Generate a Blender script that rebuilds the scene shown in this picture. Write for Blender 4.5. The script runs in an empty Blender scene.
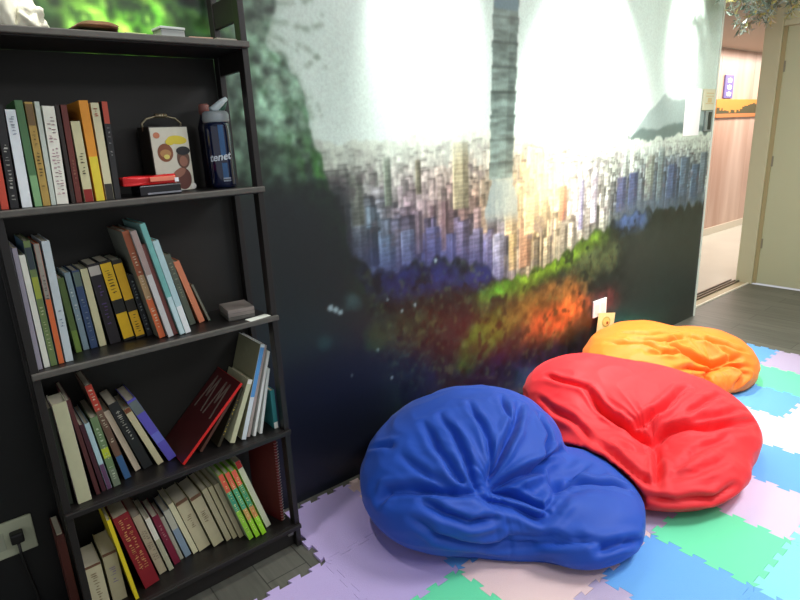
import bpy, bmesh, math, random
import numpy as np
from mathutils import Vector, Matrix, noise
S = bpy.context.scene
COL = S.collection
rnd = random.Random(7)
WALL = 1.984

# ---------------------------------------------------------------- helpers
def lin(c):
    return tuple((v / 12.92 if v <= .04045 else ((v + .055) / 1.055) ** 2.4) for v in c)

MATS = {}
def mat(name, col, rough=.6, metal=0, spec=.5, bump=0, scale=60, var=0, sheen=0, coat=0, trans=0):
    """procedural principled material; col is sRGB 0..1"""
    if name in MATS: return MATS[name]
    m = bpy.data.materials.new(name); m.use_nodes = True
    nt = m.node_tree; b = nt.nodes['Principled BSDF']
    l = lin(col)
    b.inputs['Base Color'].default_value = (*l, 1)
    b.inputs['Roughness'].default_value = rough
    b.inputs['Metallic'].default_value = metal
    b.inputs['Specular IOR Level'].default_value = spec
    b.inputs['Sheen Weight'].default_value = sheen
    b.inputs['Coat Weight'].default_value = coat
    b.inputs['Transmission Weight'].default_value = trans
    tc = nt.nodes.new('ShaderNodeTexCoord')
    if var or bump:
        n = nt.nodes.new('ShaderNodeTexNoise'); n.inputs['Scale'].default_value = scale
        n.inputs['Detail'].default_value = 4
        nt.links.new(tc.outputs['Object'], n.inputs['Vector'])
        if var:
            mx = nt.nodes.new('ShaderNodeMix'); mx.data_type = 'RGBA'
            mx.inputs[6].default_value = (*[v * (1 - var) for v in l], 1)
            mx.inputs[7].default_value = (*[min(1, v * (1 + var)) for v in l], 1)
            nt.links.new(n.outputs['Fac'], mx.inputs[0]); nt.links.new(mx.outputs[2], b.inputs['Base Color'])
        if bump:
            bp = nt.nodes.new('ShaderNodeBump'); bp.inputs['Strength'].default_value = bump
            bp.inputs['Distance'].default_value = .004
            nt.links.new(n.outputs['Fac'], bp.inputs['Height']); nt.links.new(bp.outputs[0], b.inputs['Normal'])
    MATS[name] = m
    return m

def ink(col):                                   # paper / board colour used for book covers and print
    return mat('print_%02x%02x%02x' % tuple(int(v * 255) for v in col), col, .5, var=.12, scale=35)

def obj(name, me, m=None, parent=None, loc=(0, 0, 0), rot=(0, 0, 0)):
    if isinstance(me, bmesh.types.BMesh):
        bm = me; me = bpy.data.meshes.new(name); bm.to_mesh(me); bm.free()
    o = bpy.data.objects.new(name, me); COL.objects.link(o)
    if m is not None:
        for x in (m if isinstance(m, (list, tuple)) else [m]): me.materials.append(x)
    o.parent = parent; o.location = loc; o.rotation_euler = rot
    return o

def thing(name, label, cat, loc=(0, 0, 0), rot=(0, 0, 0), group=None):
    o = bpy.data.objects.new(name, None); COL.objects.link(o)
    o.empty_display_size = .05
    o.location = loc; o.rotation_euler = rot
    return tag(o, label, cat, group)

def tag(o, label, cat, group=None, kind=None):
    o['label'] = label; o['category'] = cat
    if group: o['group'] = group
    if kind: o['kind'] = kind
    return o

def struct(name, me, m, **k):
    o = obj(name, me, m, **k); o['kind'] = 'structure'; return o

def box(bm, x0, x1, y0, y1, z0, z1, mi=0):
    v = [bm.verts.new(p) for p in ((x0,y0,z0),(x1,y0,z0),(x1,y1,z0),(x0,y1,z0),(x0,y0,z1),(x1,y0,z1),(x1,y1,z1),(x0,y1,z1))]
    for f in ((0,3,2,1),(4,5,6,7),(0,1,5,4),(1,2,6,5),(2,3,7,6),(3,0,4,7)):
        bm.faces.new([v[i] for i in f]).material_index = mi
    return v

def boxm(*a, bev=0, seg=2):
    bm = bmesh.new(); box(bm, *a)
    if bev: bmesh.ops.bevel(bm, geom=bm.edges[:], offset=bev, segments=seg, affect='EDGES', profile=.6)
    return bm

def lathe(prof, n=32, loc=(0, 0, 0), smooth=True):
    bm = bmesh.new(); rings = []
    for r, z in prof:
        if r < 1e-6: rings.append([bm.verts.new((loc[0], loc[1], loc[2] + z))])
        else: rings.append([bm.verts.new((loc[0] + r * math.cos(2*math.pi*i/n), loc[1] + r * math.sin(2*math.pi*i/n), loc[2] + z)) for i in range(n)])
    for a, b in zip(rings, rings[1:]):
        for i in range(n):
            j = (i + 1) % n
            vs = [a[i % len(a)], a[j % len(a)], b[j % len(b)], b[i % len(b)]]
            u = []
            for v in vs:
                if v not in u: u.append(v)
            if len(u) > 2: bm.faces.new(u)
    bmesh.ops.recalc_face_normals(bm, faces=bm.faces)
    if smooth:
        for f in bm.faces: f.smooth = True
    return bm

def tube(pts, r, n=10, bm=None):
    bm = bm or bmesh.new(); rings = []
    pts = [Vector(p) for p in pts]
    for i, p in enumerate(pts):
        d = (pts[min(i+1, len(pts)-1)] - pts[max(i-1, 0)]).normalized()
        a = d.orthogonal().normalized() if i == 0 else (rings_a - d * rings_a.dot(d)).normalized()
        rings_a = a; b = d.cross(a)
        rr = r[i] if isinstance(r, (list, tuple)) else r
        rings.append([bm.verts.new(p + (a * math.cos(2*math.pi*k/n) + b * math.sin(2*math.pi*k/n)) * rr) for k in range(n)])
    for a, b in zip(rings, rings[1:]):
        for k in range(n):
            f = bm.faces.new((a[k], a[(k+1) % n], b[(k+1) % n], b[k])); f.smooth = True
    bm.faces.new(rings[0][::-1]); bm.faces.new(rings[-1])
    return bm

# ---------------------------------------------------------------- numpy noise
def vnoise(X, Z, sx, sz, seed):
    g = np.random.default_rng(seed).random((256, 256))
    u = X / sx + 1000; v = Z / sz + 1000
    i = np.floor(u).astype(int); j = np.floor(v).astype(int)
    fu = u - i; fv = v - j; fu = fu*fu*(3-2*fu); fv = fv*fv*(3-2*fv)
    a = g[i % 256, j % 256]; b = g[(i+1) % 256, j % 256]; c = g[i % 256, (j+1) % 256]; d = g[(i+1) % 256, (j+1) % 256]
    return (a*(1-fu)+b*fu)*(1-fv) + (c*(1-fu)+d*fu)*fv
def fbm(X, Z, s, seed, oct=4, asp=1):
    t = 0; w = 0
    for k in range(oct):
        a = .5 ** k; t = t + a * vnoise(X, Z, s * .5**k, s * asp * .5**k, seed + k); w += a
    return t / w
def sm(a, b, x):
    t = np.clip((x - a) / (b - a), 0, 1); return t*t*(3-2*t)

# ---------------------------------------------------------------- the printed mural
def paint_mural(X, Z):
    """city panorama print with some lamp glow painted in, sRGB colours for points (x, z) of the wall"""
    C = np.zeros(X.shape + (3,))
    def put(mask, col):
        m = np.clip(mask, 0, 1)[..., None]
        C[:] = C * (1 - m) + np.asarray(col) * m
    def blob(cx, cz, rx, rz, col, a=1, ang=0, ns=.35, seed=3):
        c, s = math.cos(ang), math.sin(ang)
        u = ((X-cx)*c + (Z-cz)*s) / rx; v = (-(X-cx)*s + (Z-cz)*c) / rz
        d = np.sqrt(u*u + v*v) + (fbm(X, Z, .12, seed) - .5) * 2 * ns
        put(a * (1 - sm(.45, 1.1, d)), col)
    n1 = fbm(X, Z, .5, 1); n2 = fbm(X, Z, .08, 11, 5); n3 = fbm(X, Z, .03, 21, 3)
    # sky
    C[:] = (.84, .92, .88)
    C += ((n1 - .5) * .08)[..., None]
    # mountain far right
    xs = [3.3, 3.5, 3.62, 3.78, 3.87, 3.98, 4.15, 4.4, 4.6]; zs = [1.38, 1.45, 1.55, 1.64, 1.70, 1.66, 1.67, 1.62, 1.6]
    top = np.interp(X, xs, zs) + (n2 - .5) * .03
    put(sm(.01, -.01, Z - top) * (X > 3.3), (.62, .70, .68))
    top2 = np.interp(X, [3.3, 3.6, 3.8, 4.1, 4.6], [1.36, 1.49, 1.475, 1.52, 1.47]) + (n2 - .5) * .03
    put(sm(.01, -.01, Z - top2) * (X > 3.3), (.40, .48, .46))
    # city floor
    hor = 1.50 + (fbm(X, Z*0, .1, 31) - .5) * .08 - .07 * sm(2.7, 3.2, X)
    base = np.interp(X, [1.2, 1.3, 1.52, 1.8, 2.18, 2.26, 2.6, 2.9, 3.19, 3.6, 4.0, 4.6], [1.06, 1.02, .91, .93, .82, .72, .74, .80, .88, .95, .93, .90])
    # colour tint of the city, by region
    def tint(x, z):
        t = np.array([.70, .74, .66])
        def mixin(col, w):
            nonlocal t; w = min(1, max(0, w)); t = t*(1-w) + np.array(col)*w
        g = lambda cx, cz, rx, rz: math.exp(-((x-cx)/rx)**2 - ((z-cz)/rz)**2)
        mixin((.66, .62, .68), 1.1*g(1.75, 1.15, .5, .2)); mixin((.78, .68, .62), g(2.0, 1.3, .35, .15))
        mixin((.60, .42, .42), .8*g(1.95, 1.08, .35, .12)); mixin((.95, .80, .50), 1.2*g(2.5, 1.12, .38, .28))
        mixin((.95, .62, .35), .8*g(2.42, 1.30, .12, .12)); mixin((.36, .40, .62), 1.1*g(1.65, .97, .42, .10))
        mixin((.46, .47, .70), .8*g(2.15, .9, .18, .10)); mixin((.45, .62, .72), .8*g(1.4, 1.05, .12, .14))
        mixin((.96, .95, .92), 1.1*g(2.95, 1.15, .25, .25)); mixin((.62, .69, .66), 1.1*g(3.75, 1.25, .35, .25))  # near-white patch: bleaching by the wall spot, put into the colour
        mixin((.38, .48, .60), 1.1*g(4.1, 1.10, .4, .17)); mixin((.34, .40, .55), .9*g(3.45, 1.02, .16, .12))
        return t
    city = (Z < hor) & (Z > .5) & (X > 1.1)
    gx = np.clip(((X - 1.0) / 3.7 * 60).astype(int), 0, 60); gz = np.clip(((Z - .5) / 1.2 * 20).astype(int), 0, 20)
    T = np.array([[tint(1.0 + i*3.7/60, .5 + j*1.2/20) for j in range(21)] for i in range(61)])
    C[city] = (T[gx, gz] * (.75 + .5 * n3)[..., None])[city]
    put(city * sm(.14, 0, hor - Z) * .75, (.82, .88, .82))
    R = random.Random(5)
    X1 = X[:, 0]; Z1 = Z[0]
    def rect(x, w, z0, z1, col, side=.72, win=.18, pitch=.022, vert=False):
        i0, i1 = np.searchsorted(X1, (x, x + w)); j0, j1 = np.searchsorted(Z1, (z0, z1))
        if i1 <= i0 or j1 <= j0: return
        sub = C[i0:i1, j0:j1]; xx = X[i0:i1, j0:j1]; zz = Z[i0:i1, j0:j1]
        sh = np.where((xx - x) / w > .62, side, 1.0)
        ph = (xx if vert else zz) / pitch
        sh = sh * (1 - win * ((ph % 1) < .5))
        sub[:] = np.clip(np.asarray(col) * sh[..., None], 0, 1)
    for layer in range(9):
        f = layer / 8
        for _ in range(210 if layer < 5 else 120):
            x = R.uniform(1.18, 4.58); w = R.uniform(.018, .045) * (1 + .9 * f)
            zb = float(np.interp(x, [1.2, 1.3, 1.52, 1.8, 2.18, 2.26, 2.6, 2.9, 3.19, 3.6, 4.0, 4.6], [1.06, 1.02, .91, .93, .82, .72, .74, .80, .88, .95, .93, .90]))
            zt0 = 1.44 - (.06 if x > 2.9 else 0)
            z0 = zt0 - .06 - (zt0 - .1 - zb) * f + R.uniform(-.02, .02); hgt = R.uniform(.04, .09) * (1 + 1.3 * f)
            t = tint(x, z0 + hgt * .5); k = R.uniform(.55, 1.28); haze = (1 - f) ** 1.5 * .62 + .06
            c = np.clip(t * k, 0, 1) * (1 - haze) + np.array((.82, .87, .82)) * haze
            rect(x, w, z0 - .05, z0 + hgt, c, side=.62 + .3 * (1-f), win=.06 + .16 * f, pitch=R.choice([.018, .022, .028]), vert=R.random() < .25)
            if R.random() < .5: rect(x, w, z0 + hgt, z0 + hgt + .006, c * .5, win=0)
    # taller blocks that stand out
    for x, w, z0, z1, c in ((1.93, .10, 1.16, 1.47, (.74, .72, .58)), (1.52, .035, 1.22, 1.42, (.50, .56, .50)), (1.34, .06, 1.15, 1.36, (.62, .66, .60)),
                            (1.70, .025, 1.25, 1.40, (.45, .45, .38)), (2.21, .075, .74, 1.0, (.72, .74, .82)), (2.33, .06, .78, .98, (.80, .72, .50)), (2.42, .09, .78, 1.05, (.72, .58, .44)),
                            (2.30, .09, .98, 1.18, (.93, .83, .62)), (2.46, .12, .96, 1.17, (.95, .84, .60)), (2.76, .07, 1.0, 1.2, (.90, .55, .40)),
                            (2.95, .05, .92, 1.22, (.75, .76, .90)), (3.08, .06, .95, 1.25, (.88, .88, .92)), (1.60, .07, .95, 1.10, (.50, .56, .68)), (1.48, .08, .92, 1.09, (.46, .56, .66)),
                            (3.40, .07, 1.12, 1.45, (.78, .84, .80)), (3.50, .05, 1.10, 1.42, (.86, .90, .85)), (3.36, .10, .98, 1.20, (.36, .40, .54)), (3.50, .10, .98, 1.22, (.33, .38, .52)),
                            (3.70, .10, 1.02, 1.32, (.62, .68, .62)), (3.86, .07, 1.0, 1.36, (.50, .58, .58)), (4.0, .12, 1.0, 1.24, (.36, .44, .58)), (4.18, .12, 1.0, 1.28, (.42, .52, .60)),
                            (4.36, .12, .95, 1.22, (.34, .44, .54)), (4.48, .1, 1.0, 1.3, (.46, .54, .58))):
        rect(x, w, z0, z1, c, win=.22, pitch=.02)
        rect(x - .006, .008, z0, z1, [min(1, v * 1.3) for v in c], win=0)
    # broken, grainy print texture over the whole skyline
    cm = city & (Z > .6)
    g1_ = vnoise(X, Z, .016, .030, 201); g2_ = vnoise(X, Z, .05, .016, 203); g3_ = vnoise(X, Z, .008, .008, 205)
    fac = (.74 + .26*g1_ + .20*g2_ + .22*g3_ - .05)
    C[cm] = (C * fac[..., None])[cm]
    dk = sm(.62, .78, fbm(X, Z, .05, 211, 4)) * cm; put(dk * .5, (.40, .36, .38))
    put(city * sm(.16, 0, hor - Z) * (.35 + .5*n2), (.80, .86, .80))
    # the tall segmented tower
    segs = .112
    zz = (Z - .02) % segs / segs
    cx = 2.262 + (Z - 1.27) * .045
    half = .083 + .010 * zz + .004 * (Z - 1.3)
    jag = (n3 - .5) * .008
    tw = (np.abs(X - cx) < half + jag) & (Z > 1.28)
    base_c = np.array((.45, .53, .50)) * (.72 + .5 * vnoise(X, Z, .06, .012, 77) + .25*(n3-.5))[..., None]
    base_c *= np.where(zz > .9, .72, 1.0)[..., None]
    base_c *= np.where((X - cx) > .03, .88, 1.04)[..., None]
    C[tw] = base_c[tw]
    st = (np.abs(X - cx) < half * .95) & (Z > 2.06) & (Z < 2.6)
    C[st] = np.array((.36, .47, .50)); 
    lo = (np.abs(X - 2.27) < .075 + .05 * sm(1.32, 1.1, Z) + (n2 - .5) * .04)
    put(lo * sm(1.30, 1.26, Z) * sm(1.02, 1.12, Z) * .8, (.58, .68, .68))
    # haze creeping up the feet of the buildings
    hz = city * sm(.20, .0, Z - base) * sm(2.5, 2.1, X); put(hz * .62, (.20, .23, .42))
    hz = city * sm(.12, .0, Z - base) * sm(2.3, 2.7, X); put(hz * .45, (.42, .48, .40))
    hz = city * sm(.22, .0, Z - base) * sm(3.2, 3.5, X); put(hz * .6, (.28, .35, .44))
    wm = city * np.exp(-((X-2.62)/.30)**2 - ((Z-1.20)/.20)**2); put(wm * .6, (1, .93, .74))  # warm glow of the wall spot painted onto the buildings
    # wooded slopes and coloured patches below the city
    crown = np.abs(np.sin(X*21 + 3*fbm(X, Z*0, .3, 88))) * .035 + np.abs(np.sin(X*47 + 2)) * .012
    b = base + (n2 - .5) * .07 + crown - .02
    wood = sm(.022, -.016, Z - b) * (X > 1.15)
    put(wood, (.10, .13, .12))
    W = wood
    def wblob(cx_, cz, rx, rz, col, a=1, ang=0, seed=3):
        c, s = math.cos(ang), math.sin(ang)
        u = ((X-cx_)*c + (Z-cz)*s) / rx; v = (-(X-cx_)*s + (Z-cz)*c) / rz
        d = np.sqrt(u*u + v*v) + (fbm(X, Z, .14, seed) - .5) * .8
        m = (a * (1 - sm(.2, 1.15, d)) * W)
        put(m, col)
    wblob(1.75, .86, .55, .11, (.13, .16, .34), 1, -.1, 5); wblob(2.1, .80, .20, .08, (.13, .17, .40), .9, 0, 6)
    wblob(1.35, .62, .3, .3, (.13, .25, .18), .9, 0, 7); wblob(2.16, .46, .27, .15, (.25, .38, .10), .95, .3, 8); wblob(1.62, .60, .30, .13, (.17, .24, .14), .8, 0, 31)
    wblob(2.45, .55, .35, .14, (.42, .36, .16), .9, .1, 9); wblob(2.78, .42, .36, .17, (.66, .29, .15), .95, .12, 10); wblob(2.95, .46, .20, .10, (.82, .42, .20), .8, 0, 30)  # olive, rust and orange patches low on the wall
    wblob(2.85, .56, .30, .13, (.62, .44, .20), .8, 0, 12); wblob(3.25, .38, .35, .16, (.34, .16, .16), .8, 0, 13)
    wblob(2.75, .76, .62, .115, (.44, .62, .16), 1, .16, 14); wblob(2.25, .70, .20, .07, (.34, .62, .16), .9, 0, 15)
    wblob(3.2, .72, .35, .16, (.30, .36, .22), .85, .1, 16); wblob(2.05, .40, .16, .14, (.26, .42, .12), .8, 0, 17)
    wblob(3.55, .90, .25, .10, (.28, .38, .56), .9, 0, 18)
    wblob(1.9, .15, .8, .3, (.07, .08, .20), .9, 0, 19); wblob(2.6, .15, .5, .18, (.16, .10, .22), .8, 0, 20)
    right = sm(3.25, 3.7, X + (n2-.5)*.3) * sm(.92, .74, Z + (n2-.5)*.1)
    C[:] = C * (1 - W[..., None] * (1 - (.45 + 1.1 * fbm(X, Z, .045, 41, 5)))[..., None])
    spk = fbm(X, Z, .022, 301, 3); zone = np.exp(-((X-1.45)/.45)**2 - ((Z-.55)/.28)**2)
    put(W * zone * sm(.56, .72, spk) * .8, (.22, .34, .26)); put(W * sm(.60, .76, fbm(X, Z, .03, 305, 3)) * sm(3.4, 2.6, X) * .35, (.40, .48, .26))
    put(W * sm(.40, .26, fbm(X, Z, .05, 309, 4)) * .6, (.05, .07, .07))
    put(right * .75, (.175, .20, .185))
    # big tree down the left side
    edge = np.interp(Z, [0, .9, 1.0, 1.144, 1.3, 1.47, 1.58, 1.7, 1.79, 1.85, 1.9, 2.0, 2.2, 2.6], [1.6, 1.36, 1.34, 1.31, 1.25, 1.19, 1.14, 1.11, 1.05, 1.0, 1.02, 1.05, .97, .9])
    e = X - edge + (fbm(X, Z, .16, 51, 5) - .5) * .26
    tree = sm(.015, -.015, e)
    put(tree, (.13, .20, .15)); soft = sm(.10, -.10, e) * sm(1.3, 1.6, Z) * (.4 + .6*n2); put(soft * .8, (.55, .66, .58))
    up = sm(1.25, 1.6, Z)
    leaf = fbm(X, Z, .09, 61, 5)
    put(tree * up * sm(.30, .62, leaf), (.50, .64, .55))
    put(tree * up * sm(.50, .72, fbm(X, Z, .04, 64, 4)) * .8 , (.24, .36, .26))
    put(tree * sm(1.05, 1.15, Z) * sm(1.6, 1.4, Z) * sm(.08, -.02, np.abs(e + .05) - .05) * sm(.35, .6, fbm(X, Z, .05, 66, 4)), (.20, .38, .18))
    # vivid foliage over the bookshelf
    viv = sm(.92, .78, X + (n2-.5)*.2) * sm(1.72, 1.8, Z)
    fz = fbm(X, Z, .13, 71, 4)
    put(viv * sm(.34, .48, fz), (.36, .68, .16)); put(viv * sm(.50, .62, fz), (.60, .90, .30)); put(viv * sm(.46, .34, fz), (.10, .17, .11)); put(viv * sm(.55, .70, fbm(X, Z, .04, 74, 4)) * .8, (.14, .26, .10)); put(viv * sm(.58, .70, fbm(X, Z, .03, 78, 3)) * sm(.7, .3, np.abs(X - .42)) * .7, (.62, .85, .35))
    put(sm(.12, .03, np.abs(X - .33)) * sm(1.74, 1.80, Z) * .75 * viv, (.10, .15, .12)); put(sm(.64, .74, X) * viv * .75, (.12, .20, .13))
    lt = fbm(X, Z, .035, 91, 4); C *= (1 + tree * (sm(1.1, 1.4, Z)) * np.clip((lt - .5) * 1.9, -.6, .6))[..., None]
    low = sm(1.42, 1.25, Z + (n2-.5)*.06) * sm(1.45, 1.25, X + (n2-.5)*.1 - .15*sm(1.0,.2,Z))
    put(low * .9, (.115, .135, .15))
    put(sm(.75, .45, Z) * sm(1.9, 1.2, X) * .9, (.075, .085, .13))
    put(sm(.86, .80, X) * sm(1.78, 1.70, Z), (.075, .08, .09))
    wblob2 = lambda cx_, cz, r, col: put((1 - sm(.3, 1.1, np.hypot(X-cx_, (Z-cz))/r + (n2-.5)*1.2)) * .75, col)
    wblob2(1.30, .84, .06, (.24, .36, .36)); wblob2(1.42, .62, .08, (.18, .28, .16)); wblob2(1.15, .68, .04, (.16, .26, .26))
    # scattered birds and flecks
    for fx, fz_, r in ((1.20, .83, .014), (1.225, .815, .012), (1.245, .80, .012), (1.66, .74, .008), (1.50, .42, .007), (1.43, .58, .007), (1.58, .73, .006), (1.5, .8, .006), (1.80, .93, .010), (1.28, .50, .006)):
        m = (np.hypot(X - fx, (Z - fz_)) < r); C[m] = (.62, .72, .74)
    # twigs reaching into the sky
    for k in range(12):
        x = .95 + R.random() * .1; z = 1.70 + R.random() * .35; a = R.uniform(-.7, .1)
        for s_ in range(26):
            x += .010 * math.cos(a); z += .010 * math.sin(a); a += R.uniform(-.25, .25)
            if R.random() < .5: continue
            rr = R.uniform(.006, .014); m = sm(rr*1.5, rr*.3, np.hypot(X - x, (Z - z) * 1.3) + (n3-.5)*.016) * .55; put(m*.8, (.50, .60, .52))
    for _ in range(2):                                   # soft print
        K = C.copy()
        K[1:-1, 1:-1] = (C[1:-1, 1:-1]*4 + (C[:-2, 1:-1] + C[2:, 1:-1] + C[1:-1, :-2] + C[1:-1, 2:])) / 8
        C = K
    return np.clip(C, 0, 1)

def grid_wall(name, xs, zs, y):
    X, Z = np.meshgrid(xs, zs, indexing='ij'); nx, nz = X.shape
    co = np.stack([X, np.full_like(X, y), Z], -1).reshape(-1, 3)
    i, j = np.meshgrid(np.arange(nx-1), np.arange(nz-1), indexing='ij')
    a = (i*nz + j).ravel(); q = np.stack([a, a + nz, a + nz + 1, a + 1], -1)
    me = bpy.data.meshes.new(name)
    me.vertices.add(len(co)); me.vertices.foreach_set('co', co.ravel())
    me.loops.add(q.size); me.loops.foreach_set('vertex_index', q.ravel().astype(np.int32))
    me.polygons.add(len(q)); me.polygons.foreach_set('loop_start', np.arange(0, q.size, 4, dtype=np.int32))
    me.update(); me.validate()
    C = paint_mural(X, Z)
    L = np.where(C <= .04045, C/12.92, ((C + .055)/1.055) ** 2.4)
    at = me.color_attributes.new('print', 'FLOAT_COLOR', 'POINT')
    at.data.foreach_set('color', np.concatenate([L.reshape(-1, 3), np.ones((L.size//3, 1))], 1).ravel())
    return me

mm = bpy.data.materials.new('mural_laminate'); mm.use_nodes = True
nt = mm.node_tree; B = nt.nodes['Principled BSDF']
at = nt.nodes.new('ShaderNodeAttribute'); at.attribute_name = 'print'
tc = nt.nodes.new('ShaderNodeTexCoord')
nz_ = nt.nodes.new('ShaderNodeTexNoise'); nz_.inputs['Scale'].default_value = 90; nz_.inputs['Detail'].default_value = 3
mr = nt.nodes.new('ShaderNodeMapRange'); mr.inputs[3].default_value = .82; mr.inputs[4].default_value = 1.18
mu = nt.nodes.new('ShaderNodeVectorMath'); mu.operation = 'SCALE'
nt.links.new(tc.outputs['Object'], nz_.inputs['Vector']); nt.links.new(nz_.outputs['Fac'], mr.inputs[0])
nt.links.new(at.outputs['Color'], mu.inputs[0]); nt.links.new(mr.outputs[0], mu.inputs['Scale'])
nt.links.new(mu.outputs[0], B.inputs['Base Color'])
B.inputs['Roughness'].default_value = .34; B.inputs['Specular IOR Level'].default_value = .5
# ---------------------------------------------------------------- room shell
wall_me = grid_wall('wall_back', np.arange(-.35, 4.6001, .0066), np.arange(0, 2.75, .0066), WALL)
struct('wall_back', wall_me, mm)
dark = mat('dark_wall_paint', (.07, .075, .09), .5, var=.2, scale=8)
struct('wall_left', boxm(-2.2, -.35, WALL, WALL + .08, 0, 2.75), dark)
cream = mat('cream_paint', (.80, .78, .64), .55, var=.04, scale=5)
struct('trim_1', boxm(4.60, 4.622, WALL - .006, WALL + .10, 0, 2.75), mat('white_edge_trim', (.90, .93, .88), .4))

fl = bpy.data.materials.new('grey_wood_floor'); fl.use_nodes = True
nt = fl.node_tree; B = nt.nodes['Principled BSDF']
tc = nt.nodes.new('ShaderNodeTexCoord'); br = nt.nodes.new('ShaderNodeTexBrick')
br.inputs['Scale'].default_value = 1; br.inputs['Brick Width'].default_value = 1.2; br.inputs['Row Height'].default_value = .16
br.inputs['Mortar Size'].default_value = .002; br.offset = .37
br.inputs['Color1'].default_value = (*lin((.33, .33, .30)), 1); br.inputs['Color2'].default_value = (*lin((.39, .39, .355)), 1); br.inputs['Mortar'].default_value = (*lin((.19, .19, .17)), 1)
mp = nt.nodes.new('ShaderNodeMapping'); mp.inputs['Scale'].default_value = (3, 40, 1)
mpb = nt.nodes.new('ShaderNodeMapping'); mpb.inputs['Rotation'].default_value = (0, 0, math.pi/2)
mp.inputs['Scale'].default_value = (40, 3, 1)
n = nt.nodes.new('ShaderNodeTexNoise'); n.inputs['Scale'].default_value = 1; n.inputs['Detail'].default_value = 6
nt.links.new(tc.outputs['Object'], mpb.inputs[0]); nt.links.new(mpb.outputs[0], br.inputs['Vector'])
nt.links.new(tc.outputs['Object'], mp.inputs[0]); nt.links.new(mp.outputs[0], n.inputs['Vector'])
mx = nt.nodes.new('ShaderNodeMix'); mx.data_type = 'RGBA'; mx.blend_type = 'MULTIPLY'; mx.inputs[0].default_value = .7
nt.links.new(br.outputs['Color'], mx.inputs[6]); nt.links.new(n.outputs['Fac'], mx.inputs[7])
sc = nt.nodes.new('ShaderNodeVectorMath'); sc.operation = 'SCALE'; sc.inputs['Scale'].default_value = 1.7
nt.links.new(mx.outputs[2], sc.inputs[0]); nt.links.new(sc.outputs[0], B.inputs['Base Color'])
B.inputs['Roughness'].default_value = .42
struct('floor', boxm(-2.2, 5.93, -3, 2.08, -.06, 0), fl)

# end wall with its cream door
struct('wall_right', boxm(5.985, 6.10, -3, 2.185, 2.32, 2.75), mat('cream_wall_paint', (.88, .87, .70), .6, var=.03, scale=4))
struct('wall_front', boxm(5.985, 6.10, -3, .95, 0, 2.32), MATS['cream_wall_paint'])
struct('trim_2', boxm(5.92, 5.985, 2.045, 2.185, 0, 2.75, bev=.004), cream)        # door jamb
struct('trim_3', boxm(5.935, 5.985, .95, 2.045, 2.27, 2.32, bev=.004), cream)      # door head
dr = struct('door_1', boxm(5.95, 5.985, 1.04, 2.03, .012, 2.265, bev=.003), mat('door_cream', (.77, .77, .63), .45, var=.03, scale=3))
obj('door_stop', boxm(5.936, 5.95, 2.012, 2.044, .012, 2.265, bev=.002), mat('door_stop_tan', (.68, .62, .45), .5), dr)
hb = bmesh.new()
for z in (.35, 1.1, 1.9): box(hb, 5.940, 5.952, 2.0, 2.014, z, z + .09)
hb_o = obj('hinge', hb, mat('hinge_steel', (.6, .58, .5), .35, .8), dr)
struct('trim_4', boxm(5.95, 5.985, .95, 1.04, 0, 2.27, bev=.003), cream)
struct('ceiling', boxm(-2.2, 6.1, -3, 2.08, 2.75, 2.85), mat('ceiling_white', (.9, .9, .88), .8))

# corridor beyond the opening
struct('floor_corridor', boxm(4.0, 12.5, 2.20, 3.6, -.06, .004), mat('polished_stone', (.80, .79, .74), .16, var=.08, scale=2.5))
pk = bpy.data.materials.new('pink_wood_panel'); pk.use_nodes = True
nt = pk.node_tree; B = nt.nodes['Principled BSDF']; tc = nt.nodes.new('ShaderNodeTexCoord')
mp = nt.nodes.new('ShaderNodeMapping'); mp.inputs['Scale'].default_value = (.9, .9, .12)
wv = nt.nodes.new('ShaderNodeTexNoise'); wv.inputs['Scale'].default_value = 4; wv.inputs['Detail'].default_value = 3
cr = nt.nodes.new('ShaderNodeValToRGB'); cr.color_ramp.elements[0].position = .3; cr.color_ramp.elements[1].position = .7
cr.color_ramp.elements[0].color = (*lin((.71, .56, .48)), 1); cr.color_ramp.elements[1].color = (*lin((.84, .72, .65)), 1)
nt.links.new(tc.outputs['Object'], mp.inputs[0]); nt.links.new(mp.outputs[0], wv.inputs['Vector']); nt.links.new(wv.outputs['Fac'], cr.inputs[0]); nt.links.new(cr.outputs[0], B.inputs['Base Color'])
B.inputs['Roughness'].default_value = .35
pw = bmesh.new()
for k in range(8): box(pw, 4.0 + k*1.06, 5.055 + k*1.06, 3.5, 3.58, .005, 2.42)
struct('wall_corridor', pw, pk)
struct('baseboard_corridor', boxm(4.0, 12.5, 3.478, 3.499, .005, .10), mat('pale_baseboard', (.85, .80, .72), .4))
struct('ceiling_corridor', boxm(4.0, 12.5, 2.09, 3.6, 2.42, 2.48), mat('corridor_ceiling', (.66, .60, .54), .7))
struct('wall_corridor_end', boxm(12.5, 12.6, 2.1, 3.6, 0, 2.42), mat('corridor_end_paint', (.85, .75, .66), .6))
thr = struct('trim_5', boxm(4.622, 5.92, 2.08, 2.20, -.01, .006), mat('threshold_tan', (.72, .65, .52), .5, var=.1))
struct('trim_6', boxm(4.622, 5.92, 2.066, 2.080, -.01, .012), mat('threshold_light', (.93, .90, .82), .4))
rl = bmesh.new()
for y in (2.150, 2.185, 2.22): box(rl, 4.622, 5.92, y, y + .012, .006, .022)
struct('trim_7', rl, mat('track_metal', (.45, .42, .38), .35, .8))

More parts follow.
